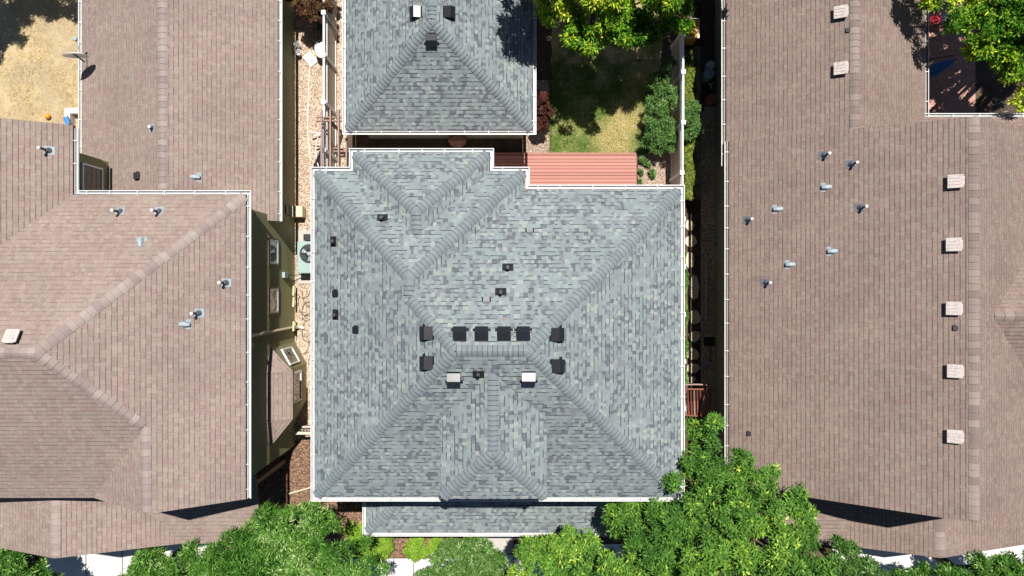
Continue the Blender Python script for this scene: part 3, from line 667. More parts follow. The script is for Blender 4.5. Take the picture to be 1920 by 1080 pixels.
# ================================================================ brown house on the right
right = thing('house', 'house under the weathered brown shingled roof with pale box vents at the right', 'house', (11,0,0))
fx = 6.97+.02
V = dict(a=(7.06,-6.42,2.97), b=(7.06,4.78,2.97), c=(12.9,4.78,6.46), d=(12.9,-6.53,6.46), e=(19.5,4.78,2.5), f=(19.5,-6.53,2.5))
r1 = Roof(V, [('a','b','c','d'),('c','e','f','d')]); r1o = r1.build('roof', M['brown_right'], M['fascia_brown'], right)
r1.caps([('d','c')], M['brown_cap_right'], r1o, wid=.17, e=.2, lift=.016)
V = dict(a=(7.0,4.0,2.83), b=(7.0,13,2.83), c=(10.33,13,4.82), d=(10.33,4.0,4.82), e=(13.45,4.0,2.95), f=(13.45,13,2.95))
r2 = Roof(V, [('a','b','c','d'),('d','c','f','e')]); r2o = r2.build('rear_roof', M['brown_right'], M['fascia_brown'], right)
r2.caps([('d','c')], M['brown_cap_right'], r2o, wid=.16, e=.2, lift=.016)
V = dict(a=(13.1,5.55,3.0), b=(21,5.55,3.0), c=(21,3.6,4.1), d=(13.1,3.6,4.1))
r3 = Roof(V, [('a','b','c','d')]); r3.build('lean_to_roof', M['brown_right'], M['fascia_brown'], right)
V = dict(a=(13.9,-5.9,3.07), b=(13.9,-8.75,3.07), c=(10.6,-8.75,1.6), d=(10.6,-5.9,1.6), e=(18.5,-8.75,1.45), f=(18.5,-5.9,1.45),
         g=(12.2,-5.9,2.31), h=(11.2,-8.75,1.87), i=(7.3,-8.75,1.87), j=(7.3,-5.9,2.31))
r4 = Roof({k: V[k] for k in 'abghefij'}, [('a','b','h','g'),('a','b','e','f'),('g','h','i','j')]); r4o = r4.build('front_roof', M['brown_right'], M['fascia_brown'], right, t=.12)
r4.caps([('b','a')], M['brown_cap_right'], r4o, wid=.17, e=.2, lift=.016)
V = dict(p=(13.68,-.80,5.99), q=(19.5,-.80,5.99), n=(19.5,3.0,3.8), s=(19.5,-4.6,3.8), v=(17.33,-4.6,3.8), t=(17.33,3.0,3.8))
r5 = Roof(V, [('p','q','n','t'),('p','q','s','v')]); r5o = r5.build('cross_gable_roof', M['brown_right'], M['fascia_brown'], right, t=.1)
r5.caps([('p','q')], M['brown_cap_right'], r5o, wid=.16, e=.3, lift=.016)
MB().prism([(7.61,-6.2),(19,-6.2),(19,4.5),(7.61,4.5)], YD-.05, 2.95).build('wall', M['siding_green'], right)
MB().prism([(7.61,4.52),(13.1,4.52),(13.1,12.8),(7.61,12.8)], YD-.05, 2.8).build('rear_wall', M['siding_green'], right)
siding(7.6, 4.5, -6.2, YD, 2.9, sgn=-1).build('siding', M['siding_green'], right)
siding(7.6, 12.8, 4.5, YD, 2.78, sgn=-1).build('siding', M['siding_green'], right)
for y in (-6.21, 4.51):
    obj('gable_wall', [(7.62,y,2.9),(19,y,2.9),(12.9,y,6.33)], [(0,1,2)], M['siding_green'], right)
MB().prism([(7.6,-8.45),(18,-8.45),(18,-6.2),(7.6,-6.2)], 0, 1.6).build('porch_wall', M['concrete_grey'], right)
gr_ = M['gutter_weathered']
gutter(right, [(7.03,4.78,2.94),(7.03,-6.4,2.94)], gr_, right=True)
gutter(right, [(6.97,13,2.80),(6.97,4.0,2.80)], gr_, right=True)
gutter(right, [(13.48,13,2.93),(13.48,5.5,2.93)], gr_, right=False)
gutter(right, [(13.2,5.58,2.97),(21,5.58,2.97)], M['gutter'], right=False)
Rs = [r1, r2, r4, r5]
for p in ((1577,25),(1577,130),(1791,341),(1788,459),(1788,578),(1790,695),(1790,817)): cap_vent(Rs, *p, right)
for p in ((1546,291),(1597,308),(1614,389),(1403,412),(1437,530)): pipe_vent(Rs, *p, right, h=.36, plate='lead')
for p in ((1550,351),(1459,392),(1561,471),(1482,496)): hood_vent(Rs, *p, right)
for p in ((1590,57),(1791,615),(1404,813)): low_vent(r1 if p[1] > 300 else r2, *p, right, 'dark_steel', 'dark_steel', .7)
MB().bbox((7.4,8.0,1.4),(7.58,8.25,1.75),.01).build('meter_box', M['galv'], right)
MB().tube([(7.55,1.9,-.3),(7.4,1.9,-.2),(7.4,1.6,-.2),(7.55,1.6,-.3)], .03).build('gas_pipe', M['galv'], right, True)
MB().tube([(7.53,-5.0,2.6),(7.53,-5.0,YD+.1)], .035).build('downspout', M['siding_green'], right, True)
# ================================================================ fences
def fence(name, label, x, ys, zt, face, bow=None):
    """vinyl fence along y: posts at ys, tan panel below, open lattice on top; face = side of the camera"""
    o = thing(name, label, 'fence', (x, ys[0], 0))
    bx_ = bow or (lambda y: x)
    for y in ys:
        X = bx_(y)
        p = MB().bbox((X-.055,y-.055,0),(X+.055,y+.055,zt+.02),.008).build('post', M['pvc'], o)
        MB().bbox((X-.075,y-.075,zt+.02),(X+.075,y+.075,zt+.05),.012).build('post_cap', M['pvc'], p)
    for i in range(len(ys)-1):
        y0, y1 = ys[i], ys[i+1]; X0 = (bx_(y0)+bx_(y1))/2
        if y0 > y1: y0, y1 = y1, y0
        y0 += .055; y1 -= .055
        for za, zb in ((zt-.08,zt),(zt-.46,zt-.38),(.08,.2)): MB().bbox((X0-.028,y0,za),(X0+.028,y1,zb),.006).build('rail', M['pvc'], o)
        MB().box((X0-.012,y0,.2),(X0+.012,y1,zt-.46)).build('panel', M['vinyl'], o)
        mb = MB(); y = y0+.03
        while y < y1-.03:
            mb.box((X0-.012,y,zt-.38),(X0+.012,y+.022,zt-.08)); y += .058
        mb.build('lattice', M['pvc'], o)
    return o
fence('fence', 'white vinyl fence with tan panels on the gravel left of the garage', -6.42, [11.0,9.38,7.94,6.33,4.7,3.75], 1.83, 1)
fence('fence', 'white vinyl fence between the lawn and the narrow side yard on the right', 5.83, [8.75,7.36,5.64,3.93,2.35,.73,-.9,-2.5,-4.1], 1.83, -1, bow=lambda y: 5.84 if y > 4.5 or y < 3 else 5.79)
# low picket gate and rail between the left houses
gt = thing('gate', 'grey picket gate between the olive house and the grey-roofed house', 'gate', tuple(W(590,818,0)))
MB().bbox((-7.75,-5.12,1.15),(-5.6,-5.02,1.22),.008).build('rail', M['vinyl'], gt)
for i in range(17):
    MB().bbox((-7.5+i*.11,-5.0,.1),(-7.44+i*.11,-4.97,1.1),.004).build('picket', M['vinyl'], gt)
MB().bbox((-7.4,-4.9,1.05),(-5.6,-4.84,1.12),.008).build('rail', M['vinyl'], gt)
tag(MB().tube([tuple(W(538,927,.1)), tuple(W(600,909,.1))], .035).build('drain_pipe', M['tan_pipe'], None, True), 'pale drain pipe lying across the bark by the corner of the grey roof', 'pipe')

# pergola over the fence
pg = thing('pergola', 'open pink-brown wooden pergola beside the fence left of the grey roof', 'pergola', (-6,5,0))
for x in (604,620.5,636,650.5):
    X = (x-960)*(24.7)/FP
    MB().bbox((X-.025,3.9,2.3),(X+.025,5.95 if x < 640 else 5.0,2.42),.006).build('rafter', M['cedar'], pg)
for y, x0, x1 in ((5.72,593,645),(5.60,593,645),(4.68,626,656),(4.58,626,656)):
    MB().bbox(((x0-960)*24.8/FP,y-.02,2.16),((x1-960)*24.8/FP,y+.02,2.28),.005).build('crossbeam', M['cedar'], pg)
for x, y in ((-6.2,5.66),(-5.35,5.66),(-5.75,4.63)):
    MB().bbox((x-.05,y-.04,0),(x+.05,y+.04,2.2),.006).build('post', M['redwood'], pg)

# white tubular cart by the fence
ct = thing('cart', 'white tubular framed cart with dark wheels standing on the gravel under the pergola', 'cart', tuple(W(593,280,0)))
def wp(x, y, z): return tuple(W(x, y, z))
MB().tube([wp(578,247,.9), wp(602,250,.9)], .018).tube([wp(589,255,.85), wp(601,251,.9)], .018).tube([wp(596,258,.8), wp(592,275,.6), wp(593,300,.45), wp(597,312,.35)], .022).build('handle', M['pvc'], ct, True)
for x, y in ((600,294),(594,308)):
    c = W(x, y, .28); m = Matrix.Translation(c) @ Matrix.Rotation(R(90), 4, 'Y') @ Matrix.Rotation(R(20), 4, 'X')
    MB().lathe([(.12,-.03),(.22,-.04),(.27,-.02),(.27,.02),(.22,.04),(.12,.03)], 20, m).build('wheel', M['dark_steel'], ct, True)
MB().tube([wp(586,262,.7), wp(602,256,.7)], .03).build('grip', M['black_matt'], ct, True)
# white line of pipe on the gravel
tag(MB().tube([wp(582,100,.02), wp(578,180,.02), wp(576,240,.02), wp(582,300,.02)], .012, 6).build('hose', M['pvc'], None, True), 'thin white hose lying along the gravel beside the olive house', 'hose')
# white tub, sign sheet, buckets, slabs
o = thing('tub', 'rounded white tub against the fence on the gravel', 'tub', wp(599,90,0))
c = W(601,90,.55); m = Matrix.Translation((c.x,c.y,0)) @ Matrix.Diagonal((.85,1.15,1,1))
MB().lathe([(.20,.02),(.24,.1),(.26,.42),(.28,.45)], 24, m).build('body', M['pvc'], o, True)
MB().lathe([(.285,.44),(.285,.48),(.24,.53),(.12,.56),(.02,.565)], 24, m).build('lid', M['pvc'], o, True)
o = thing('sign', 'white sheet with green and red marks lying on the gravel', 'sign', wp(582,111,0))
c = W(582,111,.06); m = Matrix.Translation(c) @ Matrix.Rotation(R(40), 4, 'Z') @ Matrix.Rotation(R(4), 4, 'X')
MB().bbox((-.17,-.23,-.01),(.17,.23,.01),.004,m).build('sheet', M['pvc'], o)
mb = MB(); mb2 = MB()
for i in range(9): mb.box((-.13,.16-i*.035,.0105),(-.13+random.uniform(.08,.24),.172-i*.035,.0125),m)
for i in range(5): mb2.box((.0+random.uniform(-.08,.03),-.14+i*.032,.0135),(.04+random.uniform(.02,.08),-.122+i*.032,.0155),m)
mb.build('green_mark', M['mint'], o); mb2.build('red_mark', plain('red_ink', (.55,.12,.12)), o)
for (x, y), lb in (((557,83),'small white bucket by the wall of the olive house'), ((559,98),'crumpled white bucket nearer the camera by the olive wall')):
    o = thing('bucket', lb, 'bucket', wp(x,y,0)); c = W(x,y,.25); m = Matrix.Translation((c.x,c.y,0))
    MB().lathe([(.08,.02),(.11,.27),(.115,.28),(.10,.275),(.075,.05)], 16, m).build('pail', M['pvc'], o, True)
    MB().tube([(c.x-.11,c.y,.27),(c.x-.1,c.y-.09,.3),(c.x+.02,c.y-.13,.3),(c.x+.11,c.y-.02,.27)], .007, 6).build('handle', M['dark_steel'], o, True)
for (pts, z, lb) in (([(553,42),(560,37),(569,38),(568,44),(564,50),(553,49)], .12, 'salmon paving slab nearest the olive wall'),
                 ([(570,40),(572,33),(584,34),(587,40),(586,48),(573,50)], .16, 'larger salmon paving slab in the middle of the slabs'),
                 ([(590,42),(596,44),(597,49),(592,48)], .10, 'small salmon paving slab beside the green bin')):
    tag(MB().prism([tuple(W(x,y,z))[:2] for x,y in pts], z-.09, z).build('paving_slab', M['slab_pink'], None), lb, 'paving slab', 'salmon slabs at the top of the gravel')
o = thing('bin', 'small green plastic bin beside the fence behind the slabs', 'bin', wp(603,50,0)); c = W(602,50,.5)
MB().bbox((c.x-.12,c.y-.16,.02),(c.x+.12,c.y+.16,.5),.02).build('body', M['green_plastic'], o)
MB().bbox((c.x-.14,c.y-.18,.5),(c.x+.14,c.y+.18,.54),.012).build('lid', M['green_plastic'], o)

# AC condenser
ac = thing('air_conditioner', 'mint green air conditioner with round fan beside the olive wall', 'air conditioner', (-7.2,1.1,0))
MB().bbox((-7.8,.15,.012),(-6.75,2.1,.07),.01).build('pad', M['concrete_grey'], ac)
MB().bbox((-7.63,.52,.07),(-6.78,1.66,.78),.03).build('casing', M['mint'], ac)
m = Matrix.Translation((-7.2,1.22,.78))
MB().lathe([(.33,.0),(.34,.012),(.30,.012),(.30,.003)], 32, m).build('fan_ring', M['dark_steel'], ac, True)
MB().lathe([(.30,.002),(.0,.004)], 32, m).build('fan_well', M['black_matt'], ac)
mb = MB()
for k in range(3):
    a = k*2.094+.6; mb.add([m @ Vector((math.cos(a+q)*r_, math.sin(a+q)*r_, z)) for q, r_, z in ((-.22,.06,.03),(-.28,.27,.012),(.28,.27,.035),(.22,.06,.035))], [(0,1,2,3)])
mb.build('fan_blade', M['galv'], ac)
MB().lathe([(.07,.02),(.07,.05),(.02,.06)], 16, m).build('fan_hub', M['galv'], ac, True)
mb = MB()
for r_ in (.12,.2,.27): mb.tube([m @ Vector((math.cos(t*.2618)*r_, math.sin(t*.2618)*r_, .065)) for t in range(25)], .004, 4, False)
for k in range(6): mb.tube([m @ Vector((math.cos(k*1.047)*.05, math.sin(k*1.047)*.05, .065)), m @ Vector((math.cos(k*1.047)*.31, math.sin(k*1.047)*.31, .06))], .004, 4)
mb.build('fan_guard', M['dark_steel'], ac)
o = thing('electric_box', 'black ribbed electrical box on the pad above the air conditioner', 'box', (-7.1,1.95,0)); c = W(577,445,.5)
MB().bbox((c.x-.16,c.y-.12,.07),(c.x+.16,c.y+.12,.5),.015).build('casing', M['dark_steel'], o)
mb = MB()
for i in range(5): mb.box((c.x-.13+i*.06,c.y-.1,.5),(c.x-.11+i*.06,c.y+.1,.515))
mb.build('rib', M['black_matt'], o)
for i in range(7):
    pts = []; cx_, cy_ = random.uniform(566,584), 535+i*18; a0 = random.uniform(0,6)
    for t in range(14): a = a0+t*.33; pts.append(wp(cx_+math.cos(a)*(9+t*.5), cy_+math.sin(a)*(14+t), .03+.015*math.sin(t)))
    tag(MB().tube(pts, .009, 5).build('cable', M['dark_steel'], None, True), 'loop of thin grey cable lying on the gravel below the air conditioner', 'cable', 'loose cables on the gravel')

# satellite dish on the left gutter
sd = thing('satellite_dish', 'white satellite dish seen edge-on at the eave of the left house', 'satellite dish', (-13.9,7.3,2.6))
mm = Matrix.Translation(W(141,100,3.55)) @ Matrix.Rotation(R(4), 4, 'Z') @ Matrix.Rotation(R(-84), 4, 'X')
rg_ = MB(); prof = [(.02,.0),(.15,.012),(.28,.04),(.37,.075),(.375,.07),(.28,.03),(.15,.0),(.02,-.012)]
rg_.lathe(prof, 28, mm @ Matrix.Scale(-1, 4, (0,0,1))).build('dish', M['pvc'], sd, True)
MB().tube([(-13.95,7.38,2.9),(-13.95,7.45,3.5)], .025).build('mast', M['dark_steel'], sd, True)
MB().tube([wp(150,101,3.2), wp(146,86,3.3), wp(143,76,3.35)], .018).build('arm', M['galv'], sd, True)
c = W(142,73,3.4); MB().bbox((c.x-.09,c.y-.05,c.z-.04),(c.x+.05,c.y+.05,c.z+.05),.012).build('feed', M['galv'], sd)

# left back yard
tag(MB().lathe([(.001,-.1),(.06,-.08),(.095,-.03),(.1,0),(.095,.03),(.06,.08),(.001,.1)], 20, Matrix.Translation(W(89,218,.1))).build('ball', M['orange'], None, True), 'orange ball lying on the dry grass', 'ball')
ww = thing('window_well', 'square concrete window well at the corner of the dry yard', 'window well', wp(138,218,0))
a, b = W(121,202,.35), W(156,238,.35); x0, x1, y0, y1 = a.x, b.x, b.y-.5, a.y
MB().prism([(x0,y0),(x0+.2,y0),(x0+.2,y1),(x0,y1)], 0, .35).build('kerb', M['concrete'], ww)
MB().prism([(x0+.2,y1-.2),(x1+.4,y1-.2),(x1+.4,y1),(x0+.2,y1)], 0, .347).build('kerb', M['concrete'], ww)
MB().prism([(x0+.2,y0),(x1+.4,y0),(x1+.4,y1-.2),(x0+.2,y1-.2)], 0, .02).build('well_floor', M['gravel'], ww)
o = thing('sled', 'blue plastic sled leaning on the concrete window well', 'sled', wp(127,226,0))
m = Matrix.Translation(W(126,226,.45)) @ Matrix.Rotation(R(25), 4, 'Z') @ Matrix.Rotation(R(-15), 4, 'X')
MB().bbox((-.07,-.17,0),(.07,.17,.02),.009,m).build('deck', M['blue'], o)
MB().bbox((-.085,-.17,.01),(-.07,.17,.05),.005,m).bbox((.07,-.17,.01),(.085,.17,.05),.005,m).build('side', M['blue'], o)

# ---------------------------------------------------------------- deck, boulder
dk = thing('deck', 'red wooden deck behind the grey-roofed house', 'deck', (0,4,0))
mb = MB(); y = 2.62
while y < 4.79:
    mb.box((-5.0, y, .40), (4.46, y+.105, .45)); y += .119
mb.build('boards', M['deck'], dk)
MB().box((4.462,2.62,.2),(4.49,4.80,.449)).box((-5.0,4.782,.2),(4.46,4.81,.452)).build('fascia', M['redwood'], dk)
MB().prism([(-4.8,2.8),(4.3,2.8),(4.3,4.6),(-4.8,4.6)], .0, .38).build('joists', M['redwood'], dk)
bl = bmesh.new(); bmesh.ops.create_icosphere(bl, subdivisions=3, radius=1)
c = W(859,266,.35)
for v in bl.verts:
    n_ = .08*math.sin(v.co.x*5+1)+.06*math.sin(v.co.y*7+v.co.z*4); v.co = Vector((v.co.x*.33*(1+n_), v.co.y*.25*(1+n_), v.co.z*.3*(1+n_)))+Vector((c.x,c.y,.55))
me = bpy.data.meshes.new('boulder'); bl.to_mesh(me); bl.free(); me.materials.append(M['rock'])
o = bpy.data.objects.new('boulder', me); COL.objects.link(o); tag(o, 'pinkish brown boulder in the dark gap behind the garage', 'boulder')

# ---------------------------------------------------------------- right side yard
def stone(px, py, w_, h_, i):
    k = 7; pts = []
    for q in range(k):
        a = q*2*math.pi/k+random.uniform(-.2,.2); rr_ = random.uniform(.85,1.12)
        pts.append(tuple(W(px+math.cos(a)*w_*rr_/2, py+math.sin(a)*h_*rr_/2, YD+.05))[:2])
    return MB().prism(pts, YD, YD+.045+random.uniform(0,.012)).build('stepping_stone', M['sandstone'], None)
spots = [(1293,423,18,22,'topmost flagstone beside the white fence'),(1296,452,22,26,'second flagstone from the top of the side path'),(1293,488,20,30,'third flagstone down the side path'),
         (1301,540,20,46,'longest flagstone in the middle of the side path'),(1303,594,22,30,'flagstone just below the longest one'),(1302,631,24,22,'pointed flagstone left of the black mat'),
         (1299,664,24,24,'flagstone left of the wire rack'),(1299,691,24,22,'flagstone between the wire rack and the bench'),(1296,712,18,14,'bottom flagstone against the slatted bench')]
for i, (x, y, a, b, lb) in enumerate(spots): tag(stone(x, y, a, b, i), lb, 'stepping stone', 'flagstones of the side path')
tag(MB().bbox(tuple(W(1322,600,YD))[:2]+(YD,), tuple(W(1325,490,YD))[:2]+(YD+.12,), .01).build('edging_board', M['vinyl'], None), 'pale edging board along the dark side gravel', 'edging')
ye = thing('storage_bin', 'yellow bin with white rim at the end of the right fence', 'bin', wp(1297,52,0)); c = W(1296,52,1.0)
MB().bbox((c.x-.27,c.y-.32,0),(c.x+.27,c.y+.32,.93),.03).build('body', M['yellow'], ye)
MB().bbox((c.x-.30,c.y-.35,.93),(c.x+.30,c.y+.35,.97),.015).build('rim', M['pvc'], ye)
MB().bbox((c.x-.27,c.y-.32,.97),(c.x+.27,c.y+.32,.995),.01).build('lid', M['yellow'], ye)
for (x, y, r_, h_, mt, lb) in ((1333,121,.15,.5,'concrete','pale round barrel behind the blue-grey barrel'), (1330,137,.20,.75,'bluegrey','blue-grey barrel standing in the side yard'),
                           (1335,185,.20,.5,'terracotta','reddish round barrel above the concrete slab')):
    c = W(x,y,h_+YD); o = thing('barrel', lb, 'barrel', (c.x,c.y,YD)); m = Matrix.Translation((c.x,c.y,YD))
    MB().lathe([(r_*.85,0),(r_,h_*.3),(r_,h_*.7),(r_*.92,h_*.93)], 24, m).build('body', M[mt], o, True)
    MB().lathe([(r_*.96,h_*.95),(r_*.98,h_*.985),(r_*.9,h_),(r_*.86,h_-.02),(r_*.3,h_-.02),(r_*.2,h_+.0)], 24, m).build('lid', M[mt], o, True)
o = thing('planter', 'dark pot with pale stones between the two larger barrels', 'pot', wp(1333,160,YD)); c = W(1333,160,YD+.3); m = Matrix.Translation((c.x,c.y,YD))
MB().lathe([(.12,0),(.17,.28),(.18,.3),(.15,.29),(.13,.22)], 20, m).build('pot', M['dark_steel'], o, True)
mb = MB()
for i in range(6): mb.lathe([(.01,.2),(.04,.23),(.03,.28),(.005,.3)], 7, Matrix.Translation((c.x+random.uniform(-.09,.09),c.y+random.uniform(-.09,.09),YD)))
mb.build('stones', M['concrete'], o)
a, b = W(1321,199,YD+.05), W(1341,221,YD+.05)
tag(MB().bbox((a.x,b.y,YD),(b.x,a.y,YD+.05),.01).build('concrete_slab', M['concrete_grey'], None), 'square concrete slab below the reddish barrel', 'slab')
bm_ = thing('shovel', 'black shovel lying on the dark side gravel', 'shovel', wp(1330,650,YD)); a, b = W(1320,632,YD+.05), W(1341,649,YD+.05)
MB().bbox((a.x,b.y,YD+.02),(b.x,a.y,YD+.05),.01).build('blade', M['dark_steel'], bm_)
MB().tube([wp(1331,649,YD+.05), wp(1332,676,YD+.06)], .014).tube([wp(1328,676,YD+.06), wp(1336,676,YD+.06)], .014).build('handle', M['dark_steel'], bm_, True)
wr = thing('wire_rack', 'thin wire rack lying on the ground above the bench', 'rack', wp(1321,685,YD)); mb = MB()
for i in range(4): mb.tube([wp(1312+i*6,682-i,YD+.12), wp(1314+i*6,696-i,YD+.02)], .008, 5)
for i in range(3): mb.tube([wp(1311,683+i*6,YD+.1), wp(1332,679+i*6,YD+.1)], .008, 5)
mb.build('wires', M['galv'], wr)
# slatted bench
be = thing('bench', 'red-brown slatted wooden bench between the fence and the right house', 'bench', wp(1312,750,YD))
def arc(px0, px1, py, z, sag, n=9): return [wp(px0+(px1-px0)*i/n, py-sag*math.sin(math.pi*i/n), z) for i in range(n+1)]
MB().tube(arc(1282,1334,729,1.02,-1), .035, 6).build('top_rail', M['redwood'], be)
MB().tube(arc(1282,1325,722,.95,1), .03, 6).build('back_rail', M['cedar'], be)
MB().tube(arc(1283,1330,778,.42,-2), .03, 6).build('front_rail', M['redwood'], be)
for i in range(9):
    t = i/8; x0 = 1284+47*t; x1 = 1287+42*t
    a, b, c = W(x0,731,1.0), W(x0+.5,752,.62), W(x1,779,.42)
    mb = MB()
    for p, q in ((a,b),(b,c)):
        mb.add([p+Vector((-.028,0,0)), p+Vector((.028,0,0)), q+Vector((.028,0,0)), q+Vector((-.028,0,0))]+[v+Vector((0,-.006,-.02)) for v in (p+Vector((-.028,0,0)), p+Vector((.028,0,0)), q+Vector((.028,0,0)), q+Vector((-.028,0,0)))],
               [(0,3,2,1),(4,5,6,7),(0,1,5,4),(1,2,6,5),(2,3,7,6),(3,0,4,7)])
    mb.build('slat', M['redwood'] if i % 3 else M['cedar'], be)
for x, y in ((1286,732),(1330,732),(1286,778),(1328,778)):
    c = W(x,y,.45); MB().box((c.x-.03,c.y-.03,YD if c.x > 6.37 else 0),(c.x+.03,c.y+.03,.42)).build('leg', M['redwood'], be)

# ---------------------------------------------------------------- patio at the top right
um = thing('umbrella', 'folded blue patio umbrella over the dark patio corner', 'umbrella', wp(1760,130,0))
A, B = W(1736,139,1.6), W(1793,111,1.75); d = (B-A); L = d.length; d.normalize(); sd_ = d.cross(Vector((0,0,1))).normalized(); u_ = sd_.cross(d)
vs = []; k = 20
for j, (t, r0) in enumerate(((0,.16),(.35,.2),(.7,.13),(1,.02))):
    for i in range(k):
        a = 2*math.pi*i/k; r_ = r0*(1.0 if i % 2 else .6); vs.append(A+d*L*t+(sd_*math.cos(a)+u_*math.sin(a))*r_)
fs = [(j*k+i, j*k+(i+1)%k, (j+1)*k+(i+1)%k, (j+1)*k+i) for j in range(3) for i in range(k)]+[tuple(range(k))[::-1], tuple(3*k+i for i in range(k))]
obj('canopy', vs, fs, M['blue'], um)
MB().tube([A+d*.1, (A.x-.1, A.y-.1, .03)], .02).build('pole', M['dark_steel'], um, True)
pc = thing('patio_chair', 'white outlined metal patio chair under the trees by the right lean-to', 'chair', wp(1875,205,0))
MB().tube([wp(1858,199,.8), wp(1884,190,.8), wp(1891,205,.45), wp(1891,212,.0)], .012, 6).tube([wp(1858,199,.8), wp(1862,214,.45), wp(1891,208,.45)], .012, 6).build('frame', M['galv'], pc, True)
mb = MB()
for i in range(5): mb.tube([wp(1861+i*6,202-i*2,.75), wp(1864+i*6,212-i,.44)], .008, 5)
mb.build('seat_rods', M['dark_steel'], pc, True)
mb = MB()
rt = thing('railing', 'black metal patio railing above the folded umbrella', 'railing', wp(1765,108,0))
MB().tube([wp(1742,111,.9), wp(1790,103,.9)], .02, 6).build('rail', M['dark_steel'], rt, True)
for i in range(9):
    MB().tube([wp(1744+i*5.5,111-i*.9,.9), wp(1744+i*5.5-4,111-i*.9+4,.35)], .01, 5).build('baluster', M['dark_steel'], rt, True)
# ================================================================ foliage
def leaves(name, centers, normals, mat, parent, k=8, ll=.12, lw=.034, spread=.9, tone=(.0,1.0), droop=.25, tonefn=None, ts=.12):
    """rosettes of separate leaf blades, every leaf its own folded face"""
    n = len(centers); C = np.asarray(centers, float); Nn = np.asarray(normals, float)
    Nn += rng.normal(0, .45, Nn.shape); Nn /= np.linalg.norm(Nn, axis=1)[:, None]+1e-9
    r = rng.normal(size=(n,3)); A = np.cross(Nn, r); A /= np.linalg.norm(A, axis=1)[:, None]+1e-9; B = np.cross(Nn, A)
    th = rng.uniform(0, 2*np.pi, (n,1)) + np.arange(k)[None]*(2*np.pi/k) + rng.normal(0, .25, (n,k))
    el = rng.uniform(-droop, spread, (n,k)); L = ll*rng.uniform(.6, 1.25, (n,k)); Wd = lw*rng.uniform(.75, 1.25, (n,k))
    D = (np.cos(th)[...,None]*A[:,None]+np.sin(th)[...,None]*B[:,None])*np.cos(el)[...,None]+np.sin(el)[...,None]*Nn[:,None]
    S = np.cross(D, Nn[:,None]); S /= np.linalg.norm(S, axis=2)[...,None]+1e-9
    tw = rng.normal(0, .5, (n,k,1)); S = S*np.cos(tw)+np.cross(D, S)*np.sin(tw)
    base = C[:,None]+D*.012 + rng.normal(0, ll*.12, (n,k,3)); mid = base+D*(L*.5)[...,None]; tip = base+D*L[...,None]
    tip[...,2] -= L*.15
    v = np.stack([base, mid+S*(Wd/2)[...,None], tip, mid-S*(Wd/2)[...,None]], axis=2).reshape(-1,3)
    nf = n*k; me = bpy.data.meshes.new(name)
    me.vertices.add(nf*4); me.vertices.foreach_set('co', v.astype(np.float32).ravel())
    me.loops.add(nf*4); me.loops.foreach_set('vertex_index', np.arange(nf*4, dtype=np.int32))
    me.polygons.add(nf); me.polygons.foreach_set('loop_start', np.arange(0, nf*4, 4, dtype=np.int32)); me.update()
    t0 = rng.uniform(*tone, (n,1)) if tonefn is None else tonefn(C)[:,None]
    t0 = t0+rng.normal(0,.16,(n,1))+(rng.random((n,1)) < .05)*.45; t = np.clip(t0 + rng.normal(0, ts, (n,k)), 0, 1).ravel()
    at = me.attributes.new('tone', 'FLOAT', 'FACE'); at.data.foreach_set('value', t.astype(np.float32))
    me.materials.append(mat); o = bpy.data.objects.new(name, me); COL.objects.link(o)
    if parent is not None: adopt(o, parent)
    return o
def bump3(P, f, seed):
    r = np.random.default_rng(seed); s = np.zeros(len(P))
    for i in range(5):
        d = r.normal(size=3); d /= np.linalg.norm(d); s += np.sin(P@d*f*(1+.5*i)+r.uniform(0,6))/(1+.4*i)
    return s/2.5
def crown_points(lobes, dens, seed, flat=.75, rough=.22, clump=.24):
    """twig clumps spread over every lobe; leaves sit on the clumps, with gaps between them"""
    P = []; Nn = []
    L = [(np.array(c), r) for c, r in lobes]; r0 = np.random.default_rng(seed); sub = []
    for i, (c, r) in enumerate(L):
        m = max(6, int((3.3 if clump > .2 else 6)*(r/clump)**2)); d = r0.normal(size=(m,3)); d /= np.linalg.norm(d, axis=1)[:,None]; d = d[d[:,2] > -.45]
        for q in d:
            rr_ = r*(1+rough*r0.normal()*.8)*(.55 if r0.random() < .3 else .9); cc = c+q*rr_*np.array([1,1,flat])
            if all(np.linalg.norm((cc-c2)/np.array([1,1,flat])) > r2*.68 for j, (c2, r2) in enumerate(L) if j != i):
                sub.append((cc, clump*r0.uniform(.6,1.25)*min(1, .45+r), r0.uniform(-.5,.5), q))
    for c, r, t, q in sub:
        n = max(6, int(3.4*math.pi*r*r*dens)); d = rng.normal(size=(n,3))*np.array([1,1,.8])+q*.5+np.array([0,0,.45]); d /= np.linalg.norm(d, axis=1)[:,None]
        p = c+d*(r*rng.uniform(.35,1.08,n)[:,None]); P.append(p); dd = d*.8; dd[:,2] += .75; Nn.append(dd)
    return np.concatenate(P), np.concatenate(Nn)
